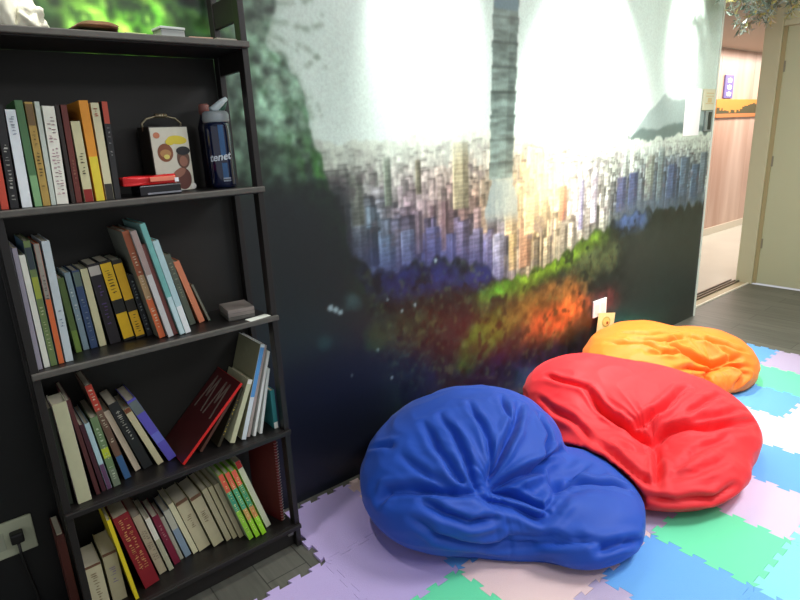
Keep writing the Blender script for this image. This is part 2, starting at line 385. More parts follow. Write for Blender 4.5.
sg = thing('hanging_sign', 'small purple vertical sign with white characters on the pink corridor wall', 'sign', (8.47, 3.497, 1.95))
obj('sign_board', boxm(-.13, .13, -.02, 0, -.14, .15, bev=.004), mat('sign_purple', (.42, .37, .58), .4), sg)
ch = bmesh.new()
for z in (.075, -.01, -.095):
    for (a, b_, c, d) in ((-.07, .07, .036, .046), (-.01, .01, 0, .06), (-.06, -.045, .0, .03), (.045, .06, .0, .03), (-.06, .06, 0, .01), (-.05, .05, .018, .026)):
        box(ch, a, b_, -.023, -.0203, z + c - .02, z + d - .02)
obj('characters', ch, mat('sign_white', (.93, .92, .96), .5), sg)
pc = thing('wall_picture', 'long orange picture band with a dark skyline on the pink corridor wall', 'picture', (8.9, 3.497, 1.565))
obj('picture_panel', boxm(-.75, .85, -.018, 0, 0, .235, bev=.003), mat('orange_print', (.80, .53, .24), .4, var=.15, scale=3), pc)
sk = bmesh.new(); R = random.Random(3); x = -.745
tops = []
while x < .84:
    w = R.uniform(.03, .08); hgt = .085 + .03*math.sin(x*5) + R.uniform(0, .05) + (.05 if .25 < x < .6 else 0); x2 = min(.845, x + w)
    box(sk, x, x2, -.021, -.0182, .05, hgt); x = x2
obj('skyline_print', sk, mat('skyline_dark', (.30, .27, .16), .5, var=.2, scale=15), pc)
obj('lower_band', boxm(-.75, .85, -.0215, -.0182, .003, .05), mat('band_brown', (.72, .45, .26), .5), pc)
# ---------------------------------------------------------------- bookshelf
SB = mat('black_brown_wood', (.115, .103, .100), .42, var=.25, scale=30, bump=.05)
sh = thing('bookshelf', 'tall black-brown open bookshelf full of books against the mural wall', 'bookshelf', (.468, 1.85, 0))
def sx(x0, x1, y0, y1, z0, z1, bev=.002): return boxm(x0 - .468, x1 - .468, y0 - 1.85, y1 - 1.85, z0, z1, bev=bev)
ZS = {'top': 1.80, 'a': 1.370, 'b': .936, 'c': .50, 'd': .10}
for x in (.107, .817):
    obj('front_post', sx(x, x + .020, 1.740, 1.778, 0, 2.10), SB, sh)
    obj('rear_post', sx(x, x + .020, 1.930, 1.966, 0, 2.10), SB, sh)
    for z in (1.862, 1.722, .03):
        obj('side_rail', sx(x + .003, x + .017, 1.7785, 1.9295, z, z + (.075 if z > .1 else .05), bev=.001), SB, sh)
edge = mat('pale_shelf_edge', (.34, .33, .31), .5, var=.35, scale=40)  # paler edge colour for the lips of the upper boards
for z in ZS.values():
    b = obj('shelf_board', sx(.1275, .8165, 1.740, 1.966, z - .021, z), SB, sh)
    obj('front_lip', sx(.107, .837, 1.726, 1.7395, z - .017, z + .0005, bev=.003), SB if z < 1.2 and z < .9 else edge, b)
obj('back_panel', sx(.1275, .8165, 1.9665, 1.974, .03, 1.779, bev=0), mat('back_panel_dark', (.095, .088, .075), .6, var=.2, scale=12), sh)
obj('top_rail', sx(.1275, .8165, 1.935, 1.955, 2.03, 2.07), SB, sh)
obj('under_shelf_board', sx(.1275, .8165, 1.762, 1.774, .002, .078), SB, sh)  # dark board across the gap under the bottom shelf
obj('leveling_bracket', sx(.790, .8110, 1.748, 1.761, .055, .0785, bev=.001), mat('bracket_steel', (.55, .55, .55), .35, .8), sh)

# ---------------------------------------------------------------- books
PAGES = mat('paper_pages', (.82, .79, .70), .8, var=.08, scale=120)
placed = []; MAXX = []
def rect2(x, z, t, h, a):
    c, s = math.cos(a), math.sin(a)                     # a>0 leans the top to the left (-x)
    return [(x, z), (x + t*c, z + t*s), (x + t*c - h*s, z + t*s + h*c), (x - h*s, z + h*c)]
def sat(P, Q, eps=.0004):
    for A in (P, Q):
        for i in range(4):
            ex, ez = A[(i+1) % 4][0] - A[i][0], A[(i+1) % 4][1] - A[i][1]
            l = math.hypot(ex, ez); nx, nz = ez / l, -ex / l
            p = [nx*x + nz*z for x, z in P]; q = [nx*x + nz*z for x, z in Q]
            if max(p) + .0013 < min(q) or max(q) + .0013 < min(p): return False
    return True
def base_rect(x, z, t, h, a):
    z0 = z if a >= 0 else z + t * math.sin(-a)
    return rect2(x, z0, t, h, a)

def book(x, lean, H, t, yf, zs, col, label, group, w=None, face=None, marks=None, bands=(), thick=None, spiral=False, kind='book', pages=True, cat='book', curl=False):
    global placed
    a = math.radians(lean); x00 = x; t -= .0012
    if t > .011 and zs < 1.2: t *= .90 if zs > .6 else (.84 if zs > .3 else .93)
    for _ in range(90):
        r = base_rect(x, zs + .0006, t, H, a)
        if not any(sat(r, q) for q in placed[-4:]): break
        x += .001
    placed.append(base_rect(x, zs + .0006, t, H, a)); MAXX.append((round(max(p[0] for p in placed[-1]), 3), round(x - x00, 3), label[:30]))
    w = min(w or H * .72, 1.962 - yf)
    zo = zs + .0006 + (t * math.sin(-a) if a < 0 else 0)
    o = thing(kind, label, cat, (x, yf, zo), (0, -a, 0), group)
    cv = .0022 if t > .012 else .0012
    C_ = bmesh.new()
    m = [ink(col)]
    box(C_, 0, cv, cv, w, 0, H); box(C_, t - cv, t, cv, w, 0, H); box(C_, 0, t, 0, cv, 0, H)
    if face: 
        m.append(ink(face))
    c = obj('cover', C_, m, o)
    if face:
        fc = bmesh.new(); box(fc, -.0006, -.0001, .002, w - .001, .001, H - .001); box(fc, t + .0001, t + .0006, .002, w - .001, .001, H - .001)
        obj('cover_print', fc, ink(face), c)
    if pages:
        obj('pages', boxm(cv + .0002, t - cv - .0002, cv + .0003, w - .003, .002, H - .003), PAGES, o)
    for (z0, z1, bc) in bands:
        obj('spine_band', boxm(.0006, t - .0006, -.0007, -.0001, H * z0, H * z1), ink(bc), c)
    if marks:                                            # unreadable spine lettering as small bars
        mc, z0, z1 = marks[:3]; cols = marks[3] if len(marks) > 3 else 1
        R = random.Random(int(x * 9999)); M = bmesh.new()
        for k in range(cols):
            cx = t * (k + 1) / (cols + 1); hw = min(t * .26, .010) / cols ** .5
            z = H * z0
            while z < H * z1:
                st = R.uniform(.004, .010) * min(1, H * (z1 - z0) / .07)
                if R.random() < .85:
                    for _ in range(2):
                        u0 = cx + R.uniform(-hw, 0); u1 = cx + R.uniform(.1, 1) * hw
                        v0 = z + R.uniform(0, st * .5)
                        box(M, u0, u1, -.0012, -.0008, v0, v0 + R.uniform(.0012, .0028))
                z += st + R.uniform(.001, .004)
        obj('spine_lettering', M, ink(mc), c)
    if spiral:
        M = bmesh.new()
        for k in range(int(H / .012)):
            z = .008 + k * .012
            pts = [(t/2 + math.cos(q) * (t/2 + .003), -.003 + math.sin(q) * .005, z + q * .0004) for q in [i * math.pi / 4 for i in range(9)]]
            tube(pts, .0008, 5, M)
        obj('spiral_binding', M, mat('spiral_wire', (.75, .70, .68), .35, .7), o)
    return o

BK, WH, CR = (.12, .12, .13), (.90, .92, .92), (.80, .77, .64)
g1 = 'books on the upper shelf beside the water bottle'
placed = []
for r in [
 (.130, -2.5, .145, .017, (.80,.30,.22), 'short orange-red book at the far left of the upper shelf', dict()),
 (.150, -3.2, .252, .019, BK, 'black book with small white spine lettering beside the short orange-red book', dict(marks=((.75,.75,.72), .08, .62))),
 (.175, -2.1, .240, .023, (.90,.93,.95), 'bright white thick book next to the black lettered one, upper shelf', dict(marks=((.6,.65,.72), .75, .92))),
 (.199, -1.0, .262, .018, (.30,.46,.30), 'dark green spined book between the white and the gold book', dict(bands=((.0,.3,(.50,.68,.48)),))),
 (.219, -1.4, .258, .018, (.70,.58,.30), 'gold and brown book with dark lettering, upper shelf', dict(bands=((.78,.98,(.45,.36,.22)),), marks=((.30,.24,.12), .15, .72))),
 (.238, -1.9, .259, .012, (.76,.80,.76), 'thin pale grey book right of the gold one', dict()),
 (.250, -2.6, .248, .028, (.93,.93,.88), 'white paperback with fine grey and pink lettering, upper shelf', dict(marks=((.72,.60,.62), .10, .88, 2))),
 (.284, -1.2, .251, .010, (.16,.12,.10), 'thin blackish book left of the maroon one, upper shelf', dict()),
 (.295, -1.6, .251, .015, (.40,.16,.13), 'narrow maroon book behind the short cream one, upper shelf', dict(marks=((.55,.38,.30), .2, .5))),
 (.321, -.5, .210, .023, (.80,.78,.62), 'short cream book with dark brush stroke and red foot', dict(bands=((.0,.16,(.55,.12,.10)),), marks=((.25,.22,.16), .35, .6))),
 (.349, -.4, .262, .023, (.88,.58,.16), 'tall yellow-orange book on the upper shelf', dict(bands=((.0,.45,(.88,.80,.22)),))),
 (.375, -.7, .256, .021, (.82,.80,.66), 'cream book with faded red mark right of the yellow-orange one', dict(bands=((.0,.17,(.18,.17,.15)),), marks=((.72,.42,.34), .84, .95))),
 (.398, -1.6, .259, .016, (.13,.13,.14), 'black book with a red top at the right end of the row', dict(bands=((.78,1,(.72,.28,.20)),), marks=((.55,.55,.55), .45, .74))),
]: book(r[0], r[1], r[2], r[3], 1.762, 1.3705, r[4], r[5], g1, **r[6])

g2 = 'books on the second shelf'
placed = []
for r in [
 (.1285, -.6, .335, .012, (.62,.60,.66), 1.761, 'thin grey-lavender magazine at the left end of the second shelf', dict()),
 (.142, 0, .314, .016, (.90,.91,.86), 1.766, 'white magazine with creamy edge next to the lavender one', dict()),
 (.160, 0, .349, .018, (.42,.50,.30), 1.768, 'tall green and dark patterned comic, second shelf', dict(face=(.30,.42,.52), bands=((.55,.72,(.62,.66,.25)), (.78,.95,(.20,.25,.28))), marks=((.75,.78,.6), .1, .5))),
 (.180, -.3, .338, .015, (.85,.42,.22), 1.770, 'orange-spined book with pale upper half, second shelf', dict(face=(.60,.60,.60), bands=((.55,1,(.60,.58,.54)),), marks=((.3,.25,.25), .55, .75))),
 (.197, -.6, .342, .022, (.78,.83,.85), 1.771, 'tall white and pale blue book right of the orange-spined one', dict(marks=((.4,.5,.6), .3, .5))),
 (.235, 2.0, .225, .018, (.30,.38,.18), 1.835, 'short dark green book set back beside the blue-grey one', dict(bands=((.0,.3,(.42,.52,.22)),))),
 (.256, 2.2, .237, .018, (.48,.56,.60), 1.842, 'short blue-grey book with faint lettering', dict(marks=((.78,.80,.78), .4, .85))),
 (.276, 2.2, .239, .022, (.20,.28,.42), 1.842, 'navy blue book with faded spine text', dict(bands=((.8,.98,(.35,.42,.38)),), marks=((.5,.55,.6), .1, .7))),
 (.300, 2.7, .240, .022, (.80,.78,.62), 1.842, 'cream book with olive specks between the navy and the black one', dict()),
 (.323, 4.8, .251, .035, (.12,.10,.12), 1.839, 'thick black book with purple spine lettering and white top label', dict(bands=((.86,.97,(.72,.70,.66)),), marks=((.35,.25,.48), .25, .75))),
 (.361, 6.4, .255, .036, (.12,.12,.10), 1.838, 'black book with two bright yellow blocks, the left of the pair', dict(bands=((.03,.35,(.92,.74,.12)), (.52,.97,(.92,.74,.12))), marks=((.45,.35,.08), .6, .9))),
 (.394, 6.8, .254, .031, (.14,.13,.10), 1.834, 'black book with two bright yellow blocks, the right of the pair', dict(bands=((.03,.35,(.90,.70,.12)), (.50,.95,(.90,.70,.12))), marks=((.45,.35,.08), .08, .3))),
 (.423, 7.9, .203, .018, (.14,.15,.17), 1.832, 'short dark book with grey lettering right of the yellow-block pair', dict(marks=((.6,.65,.66), .1, .9))),
 (.430, 9.0, .343, .022, (.62,.34,.22), 1.783, 'tall leaning brown book with orange foot, second shelf', dict(face=(.45,.46,.42), bands=((.0,.38,(.85,.42,.24)), (.38,.6,(.70,.58,.42))), marks=((.9,.82,.7), .1, .8))),
 (.461, 9.6, .343, .019, (.80,.80,.80), 1.772, 'slim white leaning book beside the brown and orange one', dict(bands=((.6,1,(.66,.58,.56)),))),
 (.485, 10.0, .299, .014, (.52,.30,.28), 1.782, 'reddish brown leaning book left of the teal one', dict()),
 (.498, 10.3, .362, .018, (.46,.72,.70), 1.769, 'tallest leaning book with teal spine, second shelf', dict(bands=((.0,.35,(.78,.88,.90)),), face=(.50,.66,.64))),
 (.518, 10.3, .306, .021, (.72,.84,.86), 1.769, 'white and pale cyan leaning book right of the teal one', dict(bands=((.0,.3,(.92,.94,.95)),))),
 (.552, 10.6, .288, .018, (.46,.50,.42), 1.840, 'grey-green leaning book set back on the second shelf', dict(marks=((.7,.72,.6), .3, .9))),
 (.572, 11.2, .247, .022, (.34,.36,.31), 1.842, 'dark grey-green leaning book left of the salmon one', dict(marks=((.6,.6,.5), .4, .9))),
 (.605, 14.1, .222, .022, (.86,.52,.38), 1.845, 'salmon orange leaning book near the right end of the second shelf', dict()),
 (.637, 17.0, .138, .008, (.46,.46,.40), 1.845, 'small grey booklet slumped against the salmon book', dict()),
]: book(r[0], r[1], r[2], r[3], r[5], .9365, r[4], r[6], g2, **r[7])

g3 = 'books on the third shelf'
placed = []
for r in [
 (.1290, 0, .311, .013, (.22,.25,.20), 1.781, 'slim dark green book at the left end of the third shelf', dict()),
 (.147, 1.8, .325, .044, (.80,.80,.68), 1.765, 'thick pale cream binder with a pinkish edge, third shelf', dict(bands=((.0,1,(.76,.76,.62)),), face=(.78,.70,.70), w=.09)),
 (.199, 4.4, .322, .014, (.32,.16,.16), 1.779, 'tall dark maroon book right of the cream binder', dict()),
 (.216, 5.4, .234, .015, (.26,.12,.16), 1.785, 'plum coloured short book, third shelf', dict()),
 (.232, 5.9, .232, .017, (.68,.80,.82), 1.787, 'book with pale teal spine and purple foot, third shelf', dict(bands=((.0,.38,(.38,.26,.38)),))),
 (.253, 6.0, .244, .025, (.42,.52,.36), 1.788, 'green and yellow picture-spine book, third shelf', dict(bands=((.42,.56,(.72,.78,.20)), (.0,.25,(.45,.50,.42))), marks=((.80,.86,.74), .1, .9))),
 (.283, 9.5, .342, .024, (.42,.32,.26), 1.808, 'tall book with a red top and white lettering, third shelf', dict(bands=((.74,1,(.72,.24,.18)), (.0,.25,(.22,.38,.56))), marks=((.86,.82,.72), .4, .95))),
 (.318, 13.8, .237, .022, (.82,.76,.66), 1.834, 'cream and pink leaning book left of the black lettered one', dict()),
 (.340, 14.8, .259, .036, (.12,.13,.13), 1.826, 'thick black leaning book with white spine letters, third shelf', dict(marks=((.78,.78,.72), .45, .9))),
 (.380, 17.5, .234, .024, (.78,.75,.60), 1.821, 'cream leaning book right of the thick black lettered one', dict(bands=((.93,1,(.45,.26,.16)),))),
 (.414, 20.5, .262, .034, (.36,.33,.72), 1.822, 'blue and violet leaning book with grey-green cover, third shelf', dict(face=(.42,.46,.40), bands=((.78,.97,(.40,.44,.44)), (.3,.45,(.42,.44,.80))))),
 (.448, -47, .315, .010, (.86,.14,.12), 1.760, 'large red book with white letters on its maroon cover, tilted right', dict(face=(.30,.09,.10), w=.2)),  # maroon cover darkened to paint in the shade it lies in
 (.528, -41, .225, .011, (.34,.20,.16), 1.800, 'thin dark brown book leaning under the large red one', dict()),
 (.585, -31, .215, .013, (.20,.18,.12), 1.790, 'thin dark book with yellow specks leaning right, third shelf', dict(marks=((.8,.7,.3), .2, .8))),
 (.604, -24, .230, .022, (.80,.80,.66), 1.780, 'cream book leaning right before the blue and white one', dict(bands=((.93,1,(.92,.92,.88)),))),
 (.632, -19, .345, .020, (.86,.90,.92), 1.776, 'tall white and sky blue book leaning right, third shelf', dict(face=(.55,.55,.44), bands=((.45,.97,(.36,.62,.86)),), w=.18)),
 (.664, -18, .335, .014, (.70,.64,.62), 1.784, 'tall greyish pink book leaning right, third shelf', dict(face=(.58,.58,.48), w=.17)),
 (.684, -17, .310, .0125, (.90,.91,.89), 1.775, 'white slim book leaning right beside the greyish pink one', dict()),
 (.724, -14, .240, .013, (.88,.90,.88), 1.776, 'small white booklet leaning right, between a taller white book and the short teal one', dict(w=.10)),
 (.795, 0, .150, .020, (.20,.52,.54), 1.776, 'short teal book with a white foot against the right post of the third shelf', dict(bands=((.0,.16,(.92,.93,.90)),), w=.1)),
]: o = book(r[0], r[1], r[2], r[3], r[5], .5005, r[4], r[6], g3, **r[7]); 
# cover lettering of the large red book
red = [o for o in COL.objects if o.get('label', '').startswith('large red book')][0]
cvp = [c for c in red.children if c.name.startswith('cover')][0]
M = bmesh.new()
def bar(y0, z0, y1, z1, wd=.008):
    d = Vector((0, y1-y0, z1-z0)); n_ = Vector((0, -d.z, d.y)).normalized() * wd / 2
    v = []
    for xx in (-.0011, -.0007):
        for p in ((y0, z0), (y1, z1)):
            for s in (-1, 1): v.append(M.verts.new((xx, p[0] + s*n_.y, p[1] + s*n_.z)))
    for f in ((0,1,3,2),(4,6,7,5),(0,2,6,4),(1,5,7,3),(0,4,5,1),(2,3,7,6)): M.faces.new([v[i] for i in f])
for yo in (.03, .11):
    bar(yo, .16, yo + .02, .29); bar(yo + .02, .29, yo + .035, .21); bar(yo + .035, .21, yo + .05, .29); bar(yo + .05, .29, yo + .06, .16)
obj('title_letters', M, ink((.50, .44, .40)), cvp)
g4 = 'books on the bottom shelf'
placed = []
for r in [
 (.129, 1.0, .168, .053, (.80,.77,.63), 1.790, 'thick cream book with a brown top at the left end of the bottom shelf', dict(bands=((.95,1,(.45,.30,.22)),), marks=((.55,.48,.36), .2, .8))),
 (.186, 1.3, .186, .045, (.74,.71,.57), 1.790, 'second thick cream book from the left of the bottom shelf', dict(bands=((.95,1,(.42,.28,.20)),), marks=((.55,.50,.60), .4, .7))),
 (.243, 6.1, .317, .013, (.88,.80,.14), 1.757, 'slim bright yellow book on the bottom shelf', dict()),
 (.282, 10.0, .298, .052, (.52,.10,.14), 1.786, 'thick maroon book with two rows of gold lettering', dict(marks=((.86,.66,.42), .25, .95, 2))),
 (.339, 11.0, .254, .028, (.70,.66,.54), 1.820, 'greyish cream book right of the thick maroon one', dict(marks=((.5,.46,.38), .25, .75, 2))),
 (.370, 11.1, .232, .018, (.88,.88,.80), 1.816, 'white slim book between the greyish cream and the small maroon one', dict(bands=((.0,.6,(.68,.68,.56)),))),
 (.394, 11.6, .218, .024, (.46,.10,.20), 1.833, 'small maroon book without gold lettering, bottom shelf', dict(marks=((.7,.5,.5), .5, .8))),
 (.413, 11.8, .197, .014, (.66,.66,.58), 1.845, 'pale grey slim book right of the small maroon one', dict()),
 (.436, 12.4, .214, .024, (.52,.60,.66), 1.845, 'book with blue-grey spine, bottom shelf', dict(bands=((.6,1,(.72,.72,.64)),))),
 (.462, 13.5, .235, .020, (.86,.84,.68), 1.843, 'light cream slim book left of the matching thick set', dict()),
 (.485, 13.5, .231, .046, (.78,.75,.60), 1.841, 'thick cream volume with brown top, first of the matching set', dict(bands=((.94,1,(.42,.30,.20)),), marks=((.48,.40,.28), .45, .7))),
 (.534, 13.8, .236, .043, (.76,.73,.58), 1.829, 'thick cream volume with brown top, second of the matching set', dict(bands=((.94,1,(.42,.30,.20)),), marks=((.48,.40,.28), .45, .7))),
 (.582, 14.0, .249, .021, (.76,.73,.58), 1.827, 'narrower cream volume right after the two thick ones', dict()),
 (.605, 14.1, .253, .018, (.74,.71,.55), 1.822, 'narrow cream volume in the middle between the thick ones and the green magazines', dict()),
 (.625, 14.2, .260, .019, (.72,.69,.54), 1.811, 'narrow cream volume touching the first green magazine', dict()),
 (.647, 14.6, .313, .020, (.56,.80,.20), 1.776, 'lime green magazine with red top, left of three', dict(face=(.62,.68,.56), bands=((.74,1,(.86,.36,.26)), (.45,.74,(.24,.62,.48))), marks=((.92,.92,.6), .1, .9))),
 (.672, 15.0, .314, .019, (.60,.84,.18), 1.772, 'lime green magazine with red top, middle of three', dict(bands=((.76,1,(.88,.38,.28)), (.45,.76,(.30,.68,.50)), (.28,.45,(.82,.62,.34))), marks=((.92,.92,.6), .1, .9))),
 (.696, 15.4, .315, .020, (.62,.88,.16), 1.769, 'lime green magazine with red top, right of three', dict(bands=((.78,1,(.90,.40,.30)), (.45,.78,(.28,.60,.42)), (.28,.45,(.80,.55,.30))), marks=((.92,.92,.6), .1, .9))),
 (.727, 15.4, .327, .022, (.80,.80,.70), 1.798, 'tall cream paper pad right of the lime magazines', dict(bands=((.9,1,(.72,.16,.12)),))),
]: book(r[0], r[1], r[2], r[3], r[5], .1005, r[4], r[6], g4, **r[7])
placed = []
nbk = book(.788, -1.0, .345, .012, 1.792, .1005, (.42,.10,.09), 'dark red spiral notebook leaning on the right post of the bottom shelf', g4, w=.16, face=(.36,.08,.08), spiral=True, kind='notebook', cat='notebook')

nbk.rotation_euler.z = .24

# a folder standing on the floor outside the left post
fo = thing('folder', 'reddish brown folder standing on the floor left of the bookshelf', 'folder', (.080, 1.85, 0))
obj('cover', boxm(0, .0225, 0, .120, 0, .375, bev=.002), ink((.33, .15, .12)), fo)
obj('pages', boxm(.004, .0185, .004, .115, .3752, .378), PAGES, fo)

# ---------------------------------------------------------------- things on the shelves
t = thing('notepad_stack', 'stack of three small grey notepads at the right of the second shelf', 'notepads', (.735, 1.835, .9365), (0, 0, -.12))
for k, c in enumerate(((.36, .35, .33), (.50, .47, .45), (.56, .52, .50))):
    obj('notepad', boxm(-.045, .045, -.055, .055, k*.0125, k*.0125 + .012, bev=.0015), ink(c), t)
t = tag(obj('paper_sheet', boxm(-.045, .035, -.022, .012, 0, .0012), ink((.90, .92, .88)), loc=(.776, 1.757, .9367), rot=(0, 0, .15)), 'white slip of paper at the front right of the second shelf', 'paper')

# red packet on a black box
t = thing('box', 'flat black box under the shiny red packet on the upper shelf', 'box', (.515, 1.80, 1.3705), (0, 0, .06))
obj('box_body', boxm(-.050, .070, -.032, .045, 0, .030, bev=.003), mat('gloss_black_box', (.09, .09, .11), .2), t)
obj('label_strip', boxm(-.030, .069, -.0328, -.0323, .004, .009), ink((.55, .56, .6)), t)
t = thing('packet', 'shiny red foil packet lying on the flat black box', 'packet', (.508, 1.798, 1.4015), (0, 0, .06))
bm = boxm(-.085, .068, -.030, .042, 0, .026, bev=.006, seg=3)
bmesh.ops.subdivide_edges(bm, edges=bm.edges[:], cuts=3, use_grid_fill=True)
for v in bm.verts:
    if v.co.z > .003: v.co += Vector((0, noise.noise(v.co * 60) * .004, noise.noise(v.co * 45 + Vector((3, 1, 0))) * .005))
obj('wrapper', bm, mat('red_foil', (.80, .12, .13), .22, .15), t)
obj('label', boxm(-.012, .062, -.0375, -.0345, .009, .022, bev=.001), ink((.90, .50, .40)), t)
obj('seal', boxm(.058, .070, -.039, -.0376, .004, .016, bev=.001), ink((.92, .94, .98)), t)

# picture carton with handle
t = thing('carton_box', 'white printed carton with a metal handle on the upper shelf', 'box', (.603, 1.865, 1.3705), (0, 0, .10))
W2, H2 = .060, .196
obj('box_body', boxm(-W2, W2, 0, .085, 0, H2, bev=.002), mat('carton_tin_dark', (.22, .20, .17), .4, var=.2), t)
obj('front_panel', boxm(-W2 + .002, W2 - .001, -.003, -.0002, .002, H2 - .003), ink((.88, .87, .80)), t)
def disc(bm, cx, cz, rx, rz, y, th=.0008, n=28, mi=0, rot=0):
    a = []; b = []
    for k in range(n):
        q = 2*math.pi*k/n; u, v = rx*math.cos(q), rz*math.sin(q)
        u, v = u*math.cos(rot) - v*math.sin(rot), u*math.sin(rot) + v*math.cos(rot)
        a.append(bm.verts.new((cx+u, y, cz+v))); b.append(bm.verts.new((cx+u, y - th, cz+v)))
    bm.faces.new(b).material_index = mi; bm.faces.new(a[::-1]).material_index = mi
    for k in range(n): bm.faces.new((a[k], a[(k+1) % n], b[(k+1) % n], b[k])).material_index = mi
bm = bmesh.new(); disc(bm, -.020, .118, .024, .027, -.0032, mi=0); disc(bm, -.020, .116, .017, .012, -.0041, mi=1); disc(bm, -.018, .106, .009, .007, -.0052, mi=2)
obj('round_badge', bm, [ink((.55, .32, .20)), ink((.74, .55, .34)), ink((.90, .85, .45))], t)
bm = bmesh.new(); disc(bm, .022, .155, .031, .013, -.0032, mi=0, rot=-.1); disc(bm, -.002, .150, .014, .010, -.0041, mi=0); disc(bm, -.040, .170, .010, .009, -.0032, mi=1)
obj('logo_print', bm, [ink((.90, .82, .25)), ink((.80, .50, .36))], t)
bm = bmesh.new(); disc(bm, .034, .098, .020, .030, -.0032, mi=0); disc(bm, .036, .122, .022, .013, -.0041, mi=1); disc(bm, .033, .090, .013, .016, -.0044, mi=2)
disc(bm, .026, .038, .026, .034, -.0032, mi=3); disc(bm, .014, .055, .024, .012, -.0041, mi=2, rot=.5); disc(bm, .056, .012, .008, .009, -.0035, mi=4)
obj('figure_print', bm, [ink((.42, .30, .24)), ink((.12, .12, .14)), ink((.62, .42, .34)), ink((.40, .22, .18)), ink((.95, .95, .92))], t)
hp = [(-W2 + .001, .04, H2 - .012), (-W2 - .001, .04, H2 + .010), (-W2 * .75, .04, H2 + .024), (-.02, .04, H2 + .030), (.02, .04, H2 + .030), (W2 * .75, .04, H2 + .024), (W2 + .001, .04, H2 + .010), (W2 - .001, .04, H2 - .012)]
obj('handle', tube(hp, .0035, 8), mat('handle_metal', (.60, .56, .46), .35, .7), t)
obj('handle_grip', tube([(-.018, .04, H2 + .033), (.018, .04, H2 + .033)], .007, 10), MATS['handle_metal'], t)

# water bottle
t = thing('water_bottle', 'dark blue sports water bottle with a grey flip lid and white lettering', 'bottle', (.748, 1.84, 1.3705))
BR = .0385
obj('bottle_body', lathe([(0, 0), (.032, 0), (BR - .002, .004), (BR, .012), (BR, .158), (BR - .001, .180), (.036, .193), (0, .193)], 48), mat('bottle_blue', (.065, .105, .24), .12, coat=.6, var=.15, scale=20), t)
obj('cap', lathe([(0, .1935), (.0385, .1935), (.0395, .198), (.0395, .215), (.037, .222), (.030, .226), (0, .227)], 40), mat('lid_grey', (.60, .64, .66), .35), t)
bm = tube([(-.012, -.004, .226), (.004, -.004, .236), (.022, -.004, .250), (.040, -.004, .262)], [.012, .0115, .010, .006], 12)
obj('mouthpiece', bm, mat('lid_pale', (.80, .86, .88), .3), t)
bm = tube([(.012, -.004, .224), (.028, -.004, .236), (.036, -.004, .252)], [.008, .007, .005], 10)
obj('bite_valve', bm, mat('valve_green', (.16, .34, .28), .4), t)
bm = bmesh.new()                                         # lighter vertical stripe seen inside the tinted plastic
n_ = 5
for z0, z1 in ((.028, .075), (.097, .185)):
    vs = []
    for i in range(n_ + 1):
        q = -math.pi/2 - .33 + .42 * i / n_
        vs.append([bm.verts.new(((BR + .0004) * math.cos(q), (BR + .0004) * math.sin(q), z)) for z in (z0, z1)])
    for a, b in zip(vs, vs[1:]): bm.faces.new((a[0], b[0], b[1], a[1]))
bmesh.ops.solidify(bm, geom=bm.faces[:], thickness=-.0004)
obj('straw_stripe', bm, mat('stripe_blue', (.36, .55, .78), .2), t)
def text_mesh(body, size, shear=.2):
    cu = bpy.data.curves.new('lettering', 'FONT'); cu.body = body; cu.size = size; cu.align_x = 'CENTER'; cu.extrude = .0006; cu.shear = shear; cu.resolution_u = 3; cu.offset = size * .018
    tmp = bpy.data.objects.new('tmp', cu); COL.objects.link(tmp)
    bpy.context.view_layer.update()
    me = bpy.data.meshes.new_from_object(tmp.evaluated_get(bpy.context.evaluated_depsgraph_get()))
    bpy.data.objects.remove(tmp); return me
me = text_mesh('tenet', .031)
for v in me.vertices:
    x, y, z = v.co; q = -math.pi/2 - .42 + x / BR; r = BR + .0012 + z
    v.co = (r * math.cos(q), r * math.sin(q), .083 + y + x * .10)
obj('lettering', me, mat('bottle_white', (.88, .92, .96), .4), t)
bm = bmesh.new(); R = random.Random(2)
for k in range(7):
    q = -math.pi/2 - .35 + .085 * k
    for zz in (.020, .027):
        vs = [bm.verts.new(((BR + .0014) * math.cos(q + d), (BR + .0014) * math.sin(q + d), zz + e)) for d, e in ((0, 0), (.065, 0), (.06, .0045), (.01, .005))]
        bm.faces.new(vs)
bmesh.ops.solidify(bm, geom=bm.faces[:], thickness=-.0005)
obj('small_lettering', bm, MATS['bottle_white'], t)
t = thing('bottle', 'slim dark bottle with a brownish pink cap behind the water bottle', 'bottle', (.745, 1.92, 1.3705))
obj('bottle_body', lathe([(0, 0), (.024, 0), (.026, .004), (.026, .190), (.018, .220), (.0125, .232), (0, .232)], 28), mat('slim_bottle', (.10, .09, .16), .25), t)
obj('cap', lathe([(0, .2322), (.0165, .2322), (.017, .259), (.014, .264), (0, .264)], 24), mat('cap_pinkish', (.55, .36, .33), .5), t)

# ---------------------------------------------------------------- things on the very top board
def crumple(name, cx, cy, cz, rx, ry, rz, m, seed, amp=.25, freq=1.6, sub=5, parent=None, power=1.0):
    bm = bmesh.new(); bmesh.ops.create_icosphere(bm, subdivisions=sub, radius=1)
    for v in bm.verts:
        d = v.co.normalized(); k = noise.noise(d * freq + Vector((seed, 0, 0))) + .5 * abs(noise.noise(d * freq * 2.3 + Vector((0, seed, 0)))) + .3 * abs(noise.noise(d * freq * 5 + Vector((0, 0, seed))))
        r = 1 + amp * k
        v.co = Vector((d.x * rx * r, d.y * ry * r, max(-.999, d.z * r) * rz))
        v.co.z = max(v.co.z, -rz * .55)
    for f in bm.faces: f.smooth = True
    return obj(name, bm, m, parent, loc=(cx, cy, cz + rz * .55))
bagm = mat('cream_bag_plastic', (.93, .92, .84), .35, bump=.3, scale=40)
t = thing('plastic_bag', 'crumpled cream plastic bag at the left end of the shelf top', 'bag', (.214, 1.83, 1.8008))
crumple('bag_body', 0, 0, 0, .060, .062, .13, bagm, 2.0, .3, 1.5, parent=t)
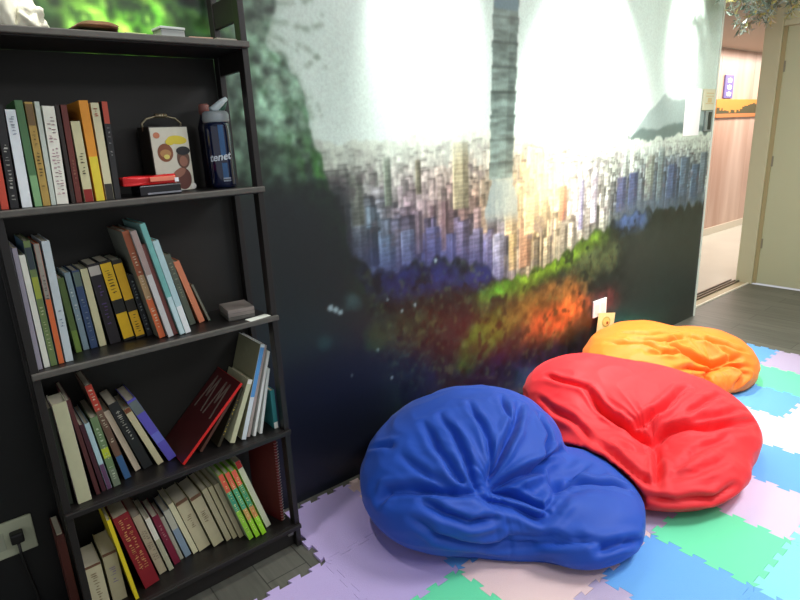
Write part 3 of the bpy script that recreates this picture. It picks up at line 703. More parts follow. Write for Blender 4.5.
crumple('knotted_end', .066, -.025, 0, .035, .035, .045, bagm, 5.0, .4, 2.2, sub=4, parent=t)
t = thing('brochure_pile', 'pile of curling brownish pink brochures on the shelf top', 'brochures', (.415, 1.80, 1.8008))
for k in range(5):
    bm = bmesh.new(); nx, ny = 12, 6; L, D = .125 - k*.006, .09
    g = [[bm.verts.new(((i/nx - .5)*L + k*.004, (j/ny - .5)*D, .0022 + k*.0042 + (k > 1)*(.0035*(k-1)*math.sin(i/nx*math.pi) + .0012*math.sin(i*.8)))) for j in range(ny+1)] for i in range(nx+1)]
    for i in range(nx):
        for j in range(ny): bm.faces.new((g[i][j], g[i+1][j], g[i+1][j+1], g[i][j+1]))
    bmesh.ops.solidify(bm, geom=bm.faces[:], thickness=.0022)
    obj('brochure', bm, ink(((.88,.90,.90), (.72,.62,.56), (.62,.50,.45), (.80,.70,.65), (.70,.60,.52))[k]), t)
tag(obj('booklet', boxm(-.028, .028, -.04, .04, 0, .006, bev=.001), ink((.76, .82, .55)), loc=(.518, 1.795, 1.8008), rot=(0, 0, .1)), 'small yellow-green booklet on the shelf top beside the brochures', 'booklet')
t = thing('box', 'small grey-white box standing alone on the shelf top', 'box', (.625, 1.80, 1.8008), (0, 0, .08))
obj('box_body', boxm(-.034, .034, -.03, .03, 0, .024, bev=.002), ink((.62, .64, .63)), t)
obj('lid', boxm(-.036, .036, -.032, .032, .0242, .031, bev=.0015), ink((.74, .76, .75)), t)
tag(obj('booklet', boxm(-.034, .034, -.035, .035, 0, .006, bev=.001), ink((.72, .58, .50)), loc=(.703, 1.785, 1.8008), rot=(0, 0, -.1)), 'flat pinkish booklet right of the small box on the shelf top', 'booklet')
tag(obj('booklet', boxm(-.032, .032, -.035, .035, 0, .007, bev=.001), ink((.62, .60, .54)), loc=(.776, 1.785, 1.8008), rot=(0, 0, .05)), 'flat grey-tan booklet at the right end of the shelf top', 'booklet')

# ---------------------------------------------------------------- wall fittings
t = thing('wall_socket', 'cream double wall socket with a black plug left of the bookshelf', 'socket', (-.030, WALL - .0005, .352))
obj('socket_plate', boxm(-.066, .066, -.010, 0, -.060, .060, bev=.004), mat('socket_cream', (.70, .72, .62), .45), t)
for u in (-.034,): obj('outlet', boxm(u - .02, u + .02, -.012, -.0102, -.03, .03, bev=.001), mat('socket_face', (.62, .64, .56), .4), t)
t = thing('power_cord', 'black plug and cord in the cream socket left of the bookshelf', 'plug', (-.012, WALL - .0108, .36))
obj('plug', boxm(-.018, .018, -.032, 0, -.016, .018, bev=.006), mat('plug_black', (.06, .06, .06), .45), t)
obj('cord', tube([(0, -.022, -.012), (0, -.028, -.05), (.004, -.026, -.12), (.012, -.022, -.2), (.016, -.02, -.28), (.03, -.03, -.345), (.0, -.06, -.354), (-.12, -.08, -.3545)], .0045, 10), MATS['plug_black'], t)
t = thing('wall_socket', 'white wall socket on the mural above the orange bean bag', 'socket', (3.218, WALL - .0005, .380))
obj('socket_plate', boxm(-.075, .075, -.010, 0, -.056, .056, bev=.004), mat('socket_white', (.95, .95, .95), .35), t)
for u in (-.035, .035): obj('outlet', boxm(u - .02, u + .02, -.012, -.0102, -.03, .03, bev=.001), mat('socket_face_white', (.90, .90, .90), .35), t)
nt_ = tag(obj('paper_notice', boxm(-.118, .118, -.002, 0, -.158, .158), mat('notice_white', (.97, .97, .96), .6), loc=(4.275, WALL - .0005, 1.580)), 'blank white paper notice taped on the mural near its right edge', 'notice')
t = thing('wall_panel', 'small cream panel with faint print above the dark card reader', 'panel', (4.500, WALL - .0005, 1.665))
obj('panel', boxm(-.095, .085, -.012, 0, -.073, .073, bev=.003), mat('panel_cream', (.86, .86, .74), .5), t)
bm = bmesh.new()
for z in (.04, .02, -.03): box(bm, -.06, .06, -.0135, -.0121, z, z + .006)
box(bm, -.03, .03, -.0135, -.0121, -.02, .012)
obj('panel_print', bm, ink((.84, .76, .56)), t)
t = thing('card_reader', 'dark card reader on the mural just left of the doorway', 'switch', (4.515, WALL - .0005, 1.517))
obj('plate', boxm(-.055, .060, -.014, 0, -.070, .070, bev=.004), mat('reader_grey', (.55, .60, .58), .4), t)
obj('slot', boxm(-.018, .030, -.0165, -.0142, -.060, .062, bev=.002), mat('reader_black', (.08, .12, .12), .3), t)

water = [o for o in COL.objects if o.name == 'water_bottle'][0]; water.scale = (1.03, 1.03, 1.05)
# ---------------------------------------------------------------- foam puzzle mat
PUR, PNK, BLU, GRN, WHT, LIL, AQU, GPU = (.78,.71,.91), (.95,.83,.82), (.42,.69,.94), (.44,.92,.70), (.93,.93,.92), (.86,.80,.92), (.55,.88,.88), (.76,.70,.82)
X0, Y0, PX, PY, AMP = .8475, 1.94, .3350, .3555, .0095
def edge_pts(a, b):
    a = Vector(a); b = Vector(b); d = b - a; L = d.length; d /= L; n = Vector((-d.y, d.x)); N = 4; p = L / N
    out = [a]
    for k in range(N):
        c = (k + .5) * p
        for u, s in ((-.21, -1), (-.29, 1), (.29, 1), (.21, -1)):
            out.append(a + d * (c + u * p) + n * (s * AMP))
    return out
TH = .012
tiles = {
 (-1,1): (PUR, 'purple foam tile in front of the bookshelf foot'), (0,0): (PUR, 'purple foam tile between the bookshelf side and the blue bean bag, against the wall'),
 (0,1): (PUR, 'purple foam tile left of the blue bean bag, second from the wall'), (0,2): (GRN, 'green foam tile at the bottom edge below the blue bean bag'),
 (1,0): (PNK, 'pink foam tile by the wall showing left of the blue bean bag'), (1,1): (BLU, 'blue foam tile peeking out under the front of the blue bean bag'),
 (1,2): (PNK, 'pink foam tile right of the bottom green tile, before the blue bean bag'), (1,3): (GPU, 'greyish purple foam tile at the bottom edge between pink and blue'),
 (2,0): (GRN, 'green foam tile hidden under the back of the blue bean bag'), (2,1): (PUR, 'purple foam tile hidden under the middle of the blue bean bag'),
 (2,2): (PNK, 'pink foam tile under the right end of the blue bean bag'), (2,3): (BLU, 'large blue foam tile at the bottom right of the blue bean bag'),
 (2,4): (BLU, 'blue foam tile cut by the bottom edge at the right'), (3,0): (PNK, 'pink foam tile hidden behind the blue bean bag near the wall'),
 (3,1): (BLU, 'blue foam tile hidden between the blue and red bean bags'), (3,2): (GPU, 'greyish purple foam tile in the gap between blue and red bean bags'),
 (3,3): (GRN, 'green foam tile in front of the red bean bag'), (3,4): (AQU, 'aqua foam tile right of the green tile before the red bean bag'),
 (4,0): (PUR, 'purple foam tile hidden behind the red bean bag near the wall'), (4,1): (GRN, 'green foam tile hidden under the left half of the red bean bag'),
 (4,2): (BLU, 'blue foam tile hidden under the front of the red bean bag'), (4,3): (LIL, 'lilac foam tile at the lower right of the red bean bag'),
 (4,4): (AQU, 'aqua foam tile past the lilac one at the right edge'), (5,0): (BLU, 'blue foam tile hidden between red bean bag and wall'),
 (5,1): (PNK, 'pink foam tile hidden under the back of the red bean bag'), (5,2): (LIL, 'lilac foam tile under the right rim of the red bean bag'),
 (5,3): (BLU, 'light blue foam tile touching the right side of the red bean bag'), (6,0): (GRN, 'green foam tile hidden between the red and orange bean bags by the wall'),
 (6,1): (PUR, 'purple foam tile hidden under the orange bean bag front'), (6,2): (LIL, 'lilac foam tile with only a corner showing right of the red bean bag'),
 (6,3): (WHT, 'white foam tile right of the red bean bag'), (7,0): (PNK, 'pink foam tile hidden under the left of the orange bean bag'),
 (7,1): (GRN, 'green foam tile hidden under the middle of the orange bean bag'), (7,2): (BLU, 'blue foam tile between the orange bean bag and the white tile'),
 (7,3): (LIL, 'lilac foam tile at the right edge beyond the white one'), (8,0): (BLU, 'blue foam tile hidden behind the orange bean bag'),
 (8,1): (PUR, 'purple foam tile hidden under the right of the orange bean bag'), (8,2): (GRN, 'green foam tile right of the orange bean bag'),
 (9,0): (GRN, 'green foam tile behind the orange bean bag at the mat corner'), (9,1): (BLU, 'blue foam tile at the far edge just right of the orange bean bag'),
 (9,2): (GPU, 'mauve foam tile at the far right edge of the mat'),
}
def foam(c): return mat('foam_%02x%02x%02x' % tuple(int(v*255) for v in c), c, .55, bump=.35, scale=260, var=.03)
for (i, j), (c, lab) in tiles.items():
    xa, xb = X0 + i*PX, X0 + (i+1)*PX; yb, ya = Y0 - j*PY, Y0 - (j+1)*PY
    P = edge_pts((xa, ya), (xb, ya)) + list(reversed([*edge_pts((xb, ya), (xb, yb))]))[::-1]
    P = edge_pts((xa, ya), (xb, ya)) + edge_pts((xb, ya), (xb, yb))
    top = edge_pts((xa, yb), (xb, yb)) + [Vector((xb, yb))]; left = edge_pts((xa, ya), (xa, yb)) + [Vector((xa, yb))]
    P += top[::-1][:-1] + left[::-1][:-1]
    cx, cy = (xa+xb)/2, (ya+yb)/2
    P = [Vector(((p.x - cx) * .9975, (p.y - cy) * .9975)) for p in P]
    bm = bmesh.new()
    lo = [bm.verts.new((p.x, p.y, 0)) for p in P]; hi = [bm.verts.new((p.x*.9995, p.y*.9995, TH)) for p in P]
    bm.faces.new(lo[::-1]); bm.faces.new(hi)
    for k in range(len(P)):
        q = (k+1) % len(P); bm.faces.new((lo[k], lo[q], hi[q], hi[k]))
    bm.normal_update()
    bmesh.ops.triangulate(bm, faces=[f for f in bm.faces if len(f.verts) > 4], ngon_method='EAR_CLIP')
    tag(obj('foam_tile', bm, foam(c), loc=(cx, cy, .0003)), lab, 'foam tile', 'puzzle foam mat tiles')

# ---------------------------------------------------------------- bean bags
FOLDS = dict(
 blue=[
(1.0, [(1.779, 1.439, 0.383), (1.689, 1.38, 0.392), (1.62, 1.338, 0.391), (1.557, 1.306, 0.387), (1.503, 1.279, 0.379), (1.454, 1.257, 0.368), (1.419, 1.245, 0.36), (1.386, 1.235, 0.351), (1.355, 1.226, 0.342)]),
(0.8, [(1.408, 1.553, 0.423), (1.37, 1.467, 0.417), (1.344, 1.396, 0.404), (1.326, 1.337, 0.386), (1.313, 1.304, 0.373), (1.303, 1.274, 0.358), (1.295, 1.247, 0.342), (1.293, 1.233, 0.333), (1.293, 1.22, 0.324), (1.292, 1.207, 0.314)]),
(0.7, [(1.33, 1.575, 0.408), (1.303, 1.517, 0.405), (1.282, 1.467, 0.399), (1.266, 1.423, 0.391), (1.257, 1.378, 0.38), (1.251, 1.337, 0.368), (1.248, 1.3, 0.354), (1.253, 1.278, 0.346), (1.258, 1.258, 0.337), (1.265, 1.238, 0.327)]),
(0.7, [(1.555, 1.54, 0.431), (1.511, 1.459, 0.427), (1.479, 1.394, 0.416), (1.456, 1.338, 0.401), (1.43, 1.301, 0.387), (1.408, 1.268, 0.371), (1.389, 1.238, 0.354)]),
(1.0, [(1.027, 1.493, 0.228), (1.035, 1.485, 0.245), (1.044, 1.48, 0.26), (1.054, 1.476, 0.274), (1.068, 1.446, 0.288), (1.084, 1.419, 0.3), (1.101, 1.394, 0.309), (1.135, 1.339, 0.316), (1.173, 1.291, 0.317), (1.215, 1.248, 0.313), (1.234, 1.235, 0.313), (1.255, 1.222, 0.313), (1.276, 1.211, 0.311)]),
(0.8, [(1.103, 1.333, 0.29), (1.112, 1.302, 0.281), (1.123, 1.273, 0.27), (1.135, 1.246, 0.257), (1.155, 1.222, 0.249), (1.177, 1.199, 0.24), (1.202, 1.179, 0.228), (1.231, 1.163, 0.225), (1.262, 1.148, 0.22), (1.295, 1.135, 0.213)]),
(1.4, [(1.803, 1.237, 0.235), (1.721, 1.205, 0.264), (1.664, 1.188, 0.277), (1.616, 1.178, 0.285), (1.577, 1.173, 0.292), (1.542, 1.17, 0.297), (1.509, 1.169, 0.301), (1.463, 1.169, 0.304), (1.421, 1.171, 0.306), (1.382, 1.175, 0.305)]),
(1, [(1.815, 1.37, 0.345), (1.781, 1.324, 0.337), (1.758, 1.285, 0.324), (1.742, 1.254, 0.307), (1.687, 1.219, 0.301), (1.642, 1.191, 0.291), (1.604, 1.168, 0.277)]),
(0.9, [(1.855, 0.962, 0.158), (1.836, 0.98, 0.173), (1.823, 1.001, 0.184), (1.813, 1.023, 0.192), (1.777, 1.047, 0.202), (1.747, 1.074, 0.209), (1.72, 1.104, 0.213), (1.697, 1.118, 0.213), (1.675, 1.133, 0.213), (1.621, 1.125, 0.238)]),
(1, [(1.359, 1.173, 0.3), (1.385, 1.153, 0.281), (1.416, 1.136, 0.26), (1.445, 1.117, 0.239), (1.455, 1.101, 0.231), (1.465, 1.085, 0.224), (1.475, 1.07, 0.216), (1.509, 1.072, 0.226), (1.547, 1.077, 0.233), (1.596, 1.089, 0.233)]),
(0.9, [(1.248, 1.223, 0.31), (1.274, 1.191, 0.293), (1.304, 1.162, 0.272), (1.339, 1.138, 0.246), (1.377, 1.122, 0.22), (1.406, 1.097, 0.202), (1.43, 1.069, 0.19), (1.449, 1.061, 0.195), (1.47, 1.054, 0.199), (1.492, 1.048, 0.203), (1.529, 1.052, 0.215), (1.575, 1.062, 0.222), (1.642, 1.086, 0.213)]),
(1.1, [(1.695, 0.828, 0.088), (1.645, 0.83, 0.115), (1.613, 0.839, 0.127), (1.585, 0.851, 0.135), (1.551, 0.86, 0.134), (1.521, 0.871, 0.131), (1.493, 0.884, 0.125)]),
(0.7, [(1.059, 1.328, 0.234), (1.069, 1.298, 0.219), (1.081, 1.271, 0.201), (1.097, 1.248, 0.179), (1.116, 1.229, 0.17), (1.137, 1.212, 0.158), (1.161, 1.198, 0.142), (1.222, 1.168, 0.127), (1.297, 1.149, 0.097), (1.341, 1.101, 0.102), (1.396, 1.052, 0.112), (1.434, 0.992, 0.138), (1.484, 0.941, 0.152), (1.513, 0.908, 0.151), (1.546, 0.878, 0.145), (1.585, 0.851, 0.135)]),
(0.5, [(1.182, 1.726, 0.293), (1.178, 1.676, 0.322), (1.184, 1.64, 0.341), (1.183, 1.621, 0.346), (1.183, 1.603, 0.351), (1.183, 1.586, 0.355)]),
(0.5, [(1.259, 1.158, 0.112), (1.301, 1.146, 0.108), (1.327, 1.12, 0.121), (1.354, 1.095, 0.131), (1.409, 1.051, 0.139), (1.455, 1.002, 0.154), (1.505, 0.956, 0.165)]),
(0.5, [(1.747, 1.534, 0.405), (1.692, 1.463, 0.41), (1.653, 1.408, 0.407), (1.623, 1.362, 0.399), (1.561, 1.326, 0.394), (1.508, 1.297, 0.386), (1.461, 1.272, 0.376)]),
(0.5, [(1.167, 1.517, 0.357), (1.164, 1.459, 0.356), (1.165, 1.408, 0.351), (1.169, 1.362, 0.343), (1.182, 1.334, 0.34), (1.195, 1.307, 0.336), (1.21, 1.282, 0.331)]),
(0.6, [(1.841, 1.148, 0.203), (1.801, 1.146, 0.209), (1.764, 1.146, 0.212), (1.731, 1.148, 0.214), (1.679, 1.135, 0.213), (1.596, 1.101, 0.238), (1.546, 1.088, 0.239)]),
 ],
red=[
(1.2, [(2.242, 1.436, 0.32), (2.222, 1.381, 0.299), (2.187, 1.318, 0.288), (2.16, 1.261, 0.274), (2.156, 1.213, 0.267), (2.155, 1.167, 0.259), (2.156, 1.124, 0.25), (2.164, 1.096, 0.247), (2.173, 1.069, 0.243), (2.18, 1.041, 0.24)]),
(1.2, [(2.18, 1.041, 0.24), (2.204, 1.034, 0.248), (2.226, 1.026, 0.256), (2.251, 1.018, 0.264), (2.272, 1.004, 0.267), (2.295, 0.99, 0.27), (2.318, 0.977, 0.272), (2.347, 0.95, 0.268), (2.379, 0.925, 0.264), (2.413, 0.901, 0.258), (2.477, 0.874, 0.25), (2.557, 0.852, 0.234), (2.689, 0.845, 0.194)]),
(1.1, [(2.174, 1.03, 0.239), (2.125, 1.002, 0.232), (2.083, 0.977, 0.222), (2.045, 0.954, 0.21), (2.009, 0.937, 0.197), (1.978, 0.922, 0.181), (1.952, 0.909, 0.162)]),
(1, [(2.564, 1.097, 0.326), (2.457, 1.089, 0.325), (2.372, 1.089, 0.316), (2.3, 1.093, 0.302), (2.255, 1.106, 0.291), (2.213, 1.12, 0.278), (2.175, 1.135, 0.264)]),
(0.8, [(1.999, 1.217, 0.206), (1.992, 1.187, 0.207), (1.986, 1.159, 0.208), (1.982, 1.131, 0.207), (1.966, 1.084, 0.202), (1.954, 1.041, 0.194), (1.945, 1.0, 0.185), (1.942, 0.973, 0.178), (1.94, 0.948, 0.17), (1.94, 0.924, 0.161)]),
(0.6, [(2.044, 1.154, 0.223), (2.045, 1.122, 0.224), (2.048, 1.092, 0.225), (2.052, 1.063, 0.224), (2.074, 1.047, 0.228), (2.097, 1.032, 0.23), (2.12, 1.017, 0.233)]),
(0.6, [(2.053, 0.9, 0.2), (2.099, 0.896, 0.208), (2.149, 0.892, 0.215), (2.205, 0.89, 0.22), (2.278, 0.876, 0.218), (2.352, 0.861, 0.216), (2.418, 0.842, 0.22)]),
(0.6, [(1.995, 0.898, 0.18), (2.035, 0.872, 0.185), (2.077, 0.847, 0.188), (2.124, 0.824, 0.189), (2.178, 0.812, 0.192), (2.238, 0.802, 0.192), (2.307, 0.794, 0.188)]),
(0.8, [(1.897, 0.94, 0.125), (1.918, 0.904, 0.124), (1.941, 0.87, 0.12), (1.968, 0.838, 0.113), (2.005, 0.807, 0.117), (2.047, 0.778, 0.117), (2.096, 0.751, 0.112), (2.13, 0.741, 0.122), (2.17, 0.732, 0.129), (2.216, 0.726, 0.131)]),
(0.6, [(2.236, 1.665, 0.296), (2.229, 1.624, 0.305), (2.226, 1.587, 0.311), (2.226, 1.553, 0.315), (2.229, 1.508, 0.319), (2.236, 1.467, 0.321), (2.246, 1.429, 0.321)]),
(0.7, [(2.131, 1.604, 0.216), (2.118, 1.539, 0.212), (2.096, 1.469, 0.215), (2.079, 1.406, 0.214), (2.064, 1.351, 0.205), (2.039, 1.292, 0.203), (2.007, 1.23, 0.206)]),
(0.6, [(2.684, 0.987, 0.278), (2.61, 0.988, 0.294), (2.553, 0.995, 0.302), (2.483, 0.995, 0.303), (2.423, 0.998, 0.299), (2.37, 1.003, 0.293)]),
(0.5, [(2.707, 0.899, 0.23), (2.594, 0.898, 0.258), (2.521, 0.908, 0.269), (2.46, 0.922, 0.274), (2.405, 0.948, 0.279), (2.356, 0.975, 0.281), (2.312, 1.004, 0.28)]),
 ],
orange=[
(1.1, [(3.107, 1.452, 0.306), (3.125, 1.416, 0.291), (3.152, 1.384, 0.272), (3.195, 1.359, 0.248), (3.211, 1.323, 0.236), (3.221, 1.285, 0.228), (3.235, 1.249, 0.217), (3.279, 1.221, 0.222), (3.331, 1.196, 0.224), (3.395, 1.176, 0.222)]),
(0.8, [(2.918, 1.485, 0.291), (2.966, 1.448, 0.291), (3.024, 1.415, 0.287), (3.096, 1.388, 0.277), (3.132, 1.361, 0.258), (3.185, 1.341, 0.232), (3.199, 1.304, 0.222)]),
(0.9, [(2.965, 1.338, 0.222), (3.04, 1.313, 0.207), (3.15, 1.302, 0.178), (3.182, 1.257, 0.181), (3.219, 1.228, 0.192), (3.264, 1.201, 0.2), (3.317, 1.177, 0.204), (3.338, 1.156, 0.191), (3.365, 1.136, 0.176), (3.399, 1.119, 0.157)]),
(1, [(3.16, 1.237, 0.076), (3.154, 1.243, 0.096), (3.151, 1.249, 0.115), (3.151, 1.256, 0.132), (3.166, 1.247, 0.15), (3.183, 1.239, 0.167), (3.204, 1.232, 0.182)]),
(0.8, [(2.974, 1.616, 0.32), (3.014, 1.559, 0.324), (3.07, 1.511, 0.322), (3.143, 1.471, 0.312), (3.214, 1.461, 0.303), (3.306, 1.458, 0.286), (3.337, 1.429, 0.293), (3.344, 1.376, 0.29), (3.361, 1.327, 0.285), (3.386, 1.283, 0.276), (3.405, 1.242, 0.261), (3.434, 1.204, 0.243), (3.479, 1.173, 0.219)]),
(0.7, [(2.908, 1.741, 0.286), (2.916, 1.663, 0.304), (2.943, 1.598, 0.313), (2.983, 1.542, 0.317), (2.994, 1.476, 0.305), (3.018, 1.418, 0.287), (3.058, 1.369, 0.264)]),
(1, [(3.344, 1.171, 0.208), (3.34, 1.15, 0.185), (3.343, 1.132, 0.16), (3.355, 1.116, 0.132), (3.319, 1.123, 0.115), (3.291, 1.133, 0.094), (3.272, 1.145, 0.07)]),
(0.6, [(3.388, 1.434, 0.299), (3.364, 1.372, 0.293), (3.355, 1.318, 0.282), (3.356, 1.269, 0.267), (3.352, 1.225, 0.247), (3.359, 1.185, 0.223), (3.378, 1.149, 0.195)]),
(0.5, [(3.028, 1.71, 0.324), (3.059, 1.638, 0.333), (3.111, 1.579, 0.334), (3.187, 1.533, 0.326), (3.235, 1.491, 0.311), (3.306, 1.458, 0.286), (3.312, 1.398, 0.286)]),
 ],
)
ELL = dict(
 blue=[[1.526, 1.534, 0.177, 0.524, 0.405, 0.254, 0.363], [1.714, 1.147, 0.089, 0.278, 0.359, 0.125, -0.742], [1.431, 1.377, 0.084, 0.45, 0.241, 0.22, -1.044]],
 red=[[2.493, 1.292, 0.103, 0.472, 0.53, 0.242, 0.214], [2.259, 1.106, 0.104, 0.409, 0.39, 0.141, -0.171], [2.445, 1.508, 0.149, 0.342, 0.374, 0.219, 0.047]],
 orange=[[3.155, 1.646, 0.146, 0.444, 0.338, 0.192, 0.36], [3.426, 1.435, 0.095, 0.343, 0.331, 0.205, -0.483]])
def bag_sdf(key, P):
    d = None
    for cx, cy, cz, rx, ry, rz, a in ELL[key]:
        c, s = math.cos(a), math.sin(a); x = P[:, 0]-cx; y = P[:, 1]-cy; z = P[:, 2]-cz
        q = np.stack([(x*c+y*s), (-x*s+y*c), z], 1); r = np.array([rx, ry, rz])
        k1 = np.linalg.norm(q/r, axis=1); k2 = np.linalg.norm(q/(r*r), axis=1) + 1e-9
        e = k1*(k1-1)/k2
        if d is None: d = e
        else:
            k = .035; hh = np.maximum(k - np.abs(d-e), 0)/k; d = np.minimum(d, e) - hh*hh*k/4
    k = .03
    def smax(a, b):
        hh = np.maximum(k - np.abs(a-b), 0)/k; return np.maximum(a, b) + hh*hh*k/4
    d = smax(d, .0135 - P[:, 2]); d = smax(d, P[:, 1] - (1.968 if key != 'orange' else 1.932))
    return d
def seg_dist(P, poly):
    best = np.full(len(P), 9.); tt = np.zeros(len(P)); n = len(poly) - 1
    A = np.array(poly)
    for i in range(n):
        a, b = A[i], A[i+1]; ab = b - a; L = ab @ ab + 1e-12
        t = np.clip(((P - a) @ ab) / L, 0, 1); dd = np.linalg.norm(P - a - t[:, None]*ab, axis=1)
        m = dd < best; best[m] = dd[m]; tt[m] = (i + t[m]) / n
    return best, tt
VALLEY = dict(
 blue=[(0.05, 0.055, [(1.309, 1.204, 0.316), (1.38, 1.155, 0.283), (1.478, 1.125, 0.252), (1.647, 1.162, 0.244), (1.773, 1.215, 0.229)]), (0.03, 0.04, [(1.034, 1.489, 0.243), (1.118, 1.349, 0.308), (1.276, 1.211, 0.311)]), (0.022, 0.05, [(1.546, 1.088, 0.239), (1.709, 1.096, 0.212), (1.801, 1.016, 0.193)]), (0.02, 0.03, [(1.355, 1.226, 0.342), (1.563, 1.311, 0.388)])],
 red=[(0.035, 0.06, [(2.219, 1.42, 0.305), (2.138, 1.23, 0.259), (2.18, 1.041, 0.24)]), (0.025, 0.045, [(2.18, 1.041, 0.24), (2.303, 0.969, 0.264), (2.413, 0.901, 0.258), (2.639, 0.842, 0.212)]), (0.03, 0.05, [(2.174, 1.03, 0.239), (2.045, 0.954, 0.21), (1.962, 0.915, 0.17)])],
 orange=[(0.02, 0.03, [(3.091, 1.444, 0.303), (3.179, 1.352, 0.244), (3.228, 1.245, 0.211), (3.384, 1.171, 0.216)]), (0.02, 0.03, [(3.157, 1.238, 0.096), (3.158, 1.252, 0.141), (3.235, 1.211, 0.189), (3.399, 1.119, 0.157)])])
def bean_bag(key, center, avoid, pit, col, label, seed):
    nr, ns = 210, 420
    th = (np.arange(1, nr) / nr) * np.pi; ph = np.arange(ns) / ns * 2*np.pi
    T, Ph = np.meshgrid(th, ph, indexing='ij')
    D = np.stack([np.sin(T)*np.cos(Ph), np.sin(T)*np.sin(Ph), np.cos(T)], -1).reshape(-1, 3)
    D = np.concatenate([D, [[0, 0, 1], [0, 0, -1]]])
    C = np.array(center); t = np.zeros(len(D)); done = np.zeros(len(D), bool); prev = np.full(len(D), -1.); step = .008
    for k in range(130):
        P = C + D * (t[:, None] + step)
        d = bag_sdf(key, P)
        for av in avoid: d = np.maximum(d, -(bag_sdf(av, P) - .012))
        cross = (~done) & (d > 0)
        f = np.where(cross, prev / (prev - d + 1e-9), 1.0)
        t = np.where(done, t, np.where(cross, t + step*np.clip(f, 0, 1), t + step))
        done |= cross; prev = np.where(done, prev, d)
        if done.all(): break
    P = C + D * t[:, None]
    q = []; idx = lambda i, j: i*ns + (j % ns)
    faces = [(idx(i, j), idx(i+1, j), idx(i+1, j+1), idx(i, j+1)) for i in range(nr-2) for j in range(ns)]
    faces += [(len(D)-2, idx(0, j), idx(0, j+1)) for j in range(ns)] + [(len(D)-1, idx(nr-2, j+1), idx(nr-2, j)) for j in range(ns)]
    # normals from the field
    e = 2e-3; G = np.stack([bag_sdf(key, P + np.eye(3)[a]*e) - bag_sdf(key, P - np.eye(3)[a]*e) for a in range(3)], 1)
    G /= np.linalg.norm(G, axis=1)[:, None] + 1e-9
    disp = np.zeros(len(P))
    # small noise to bend the fold lines
    jit = np.array([[noise.noise(Vector(p) * 9 + Vector((seed, k * 7, 0))) for k in range(3)] for p in P[:, :]]) * .012
    Pj = P + jit
    for A, poly in FOLDS[key]:
        d, tt = seg_dist(Pj, poly)
        tap = np.clip(np.minimum(tt, 1-tt) * 4 + .25, 0, 1)
        w = .0085 + .004*A
        disp += tap * A * (-.034*np.exp(-(d/w)**2) + .015*np.exp(-((d-.030)/.017)**2) - .012*np.exp(-(d/.06)**2))
    for A, wd, poly in VALLEY.get(key, []):
        d, tt = seg_dist(Pj, poly); disp -= A * np.exp(-(d/wd)**2) * np.clip(np.minimum(tt, 1-tt)*3 + .35, 0, 1)
    rel = P - np.array(pit); r = np.linalg.norm(rel, axis=1); ang = np.arctan2(rel[:, 1], rel[:, 0])
    disp -= .055*np.exp(-(r/.10)**2)
    wr = np.array([1 - 2*abs(noise.noise(Vector((math.cos(a)*4.5, math.sin(a)*4.5, rr*3 + seed)))) for a, rr in zip(ang, r)])
    disp += (wr - .5) * .0075 * np.exp(-(r/.30)**2) * np.clip(r/.04, 0, 1)
    fine = np.array([1 - 2*abs(noise.noise(Vector((p[0]*7 + seed, p[1]*7 + p[2]*3, p[2]*16)))) for p in P])
    disp += (fine - .6) * .0055
    low = np.clip((P[:, 2] - .014) / .05, 0, 1)
    P2 = P + G * (disp * (.25 + .75*low))[:, None]
    P2[:, 2] = np.maximum(P2[:, 2], .0128); P2[:, 1] = np.minimum(P2[:, 1], 1.976 if key != 'orange' else 1.936)
    base = np.array([center[0], center[1], 0.0])
    me = bpy.data.meshes.new('bean_bag_fabric'); me.from_pydata((P2 - base).tolist(), [], faces); me.update()
    me.polygons.foreach_set('use_smooth', [True]*len(me.polygons))
    o = thing('bean_bag', label, 'bean bag', tuple(base), group=None)
    m = mat('bag_fabric_' + key, col, .62, bump=.12, scale=420, sheen=.08, var=.05)
    obj('fabric_cover', me, m, o)
    # stitched seam running round the lower rim
    pts = []
    tree = P2
    for k in range(0, ns, 3):
        col_ = np.array([idx(i, k) for i in range(nr-1)]); zz = P2[col_, 2]
        cand = col_[(zz > .03)]
        if len(cand) == 0: continue
        c_ = cand[-1]; pts.append(tuple(P2[c_] + G[c_]*.0006 - base))
    pts.append(pts[0])
    obj('seam', tube(pts, .0022, 6), mat('seam_' + key, tuple(v*.8 for v in col), .7), o)
    return o
bean_bag('blue', (1.56, 1.38, .13), [], (1.357, 1.2, 0.321), (.03, .29, .72), 'royal blue bean bag slumped on the foam mat nearest the bookshelf', 1.3)
rb = bean_bag('red', (2.43, 1.27, .13), ['blue'], (2.18, 1.041, 0.24), (.93, .13, .17), 'bright red bean bag between the blue and the orange one', 4.1)
obj('tag', boxm(-.012, .012, -.008, .008, 0, .0015), mat('tag_white', (.95, .95, .95), .5), rb, loc=(-.02, .50, .285), rot=(-.6, .1, .3))
bean_bag('orange', (3.26, 1.57, .12), ['red'], (3.235, 1.249, 0.217), (.98, .50, .10), 'orange bean bag furthest from the bookshelf, beside the wall', 7.7)

t = thing('paper_card', 'cream card with a round emblem tucked between orange bean bag and wall', 'card', (3.225, 1.953, .0235), (math.radians(-2.4), math.radians(12), 0))
obj('card', boxm(-.10, .10, -.0015, 0, 0, .315), ink((.90, .84, .60)), t)
bm = bmesh.new(); disc(bm, .0, .255, .050, .036, -.0017, mi=0); disc(bm, .0, .255, .038, .026, -.0027, mi=1); disc(bm, .012, .249, .013, .010, -.0037, mi=2)
obj('emblem_print', bm, [ink((.62, .66, .36)), ink((.88, .76, .42)), ink((.55, .32, .14))], t)

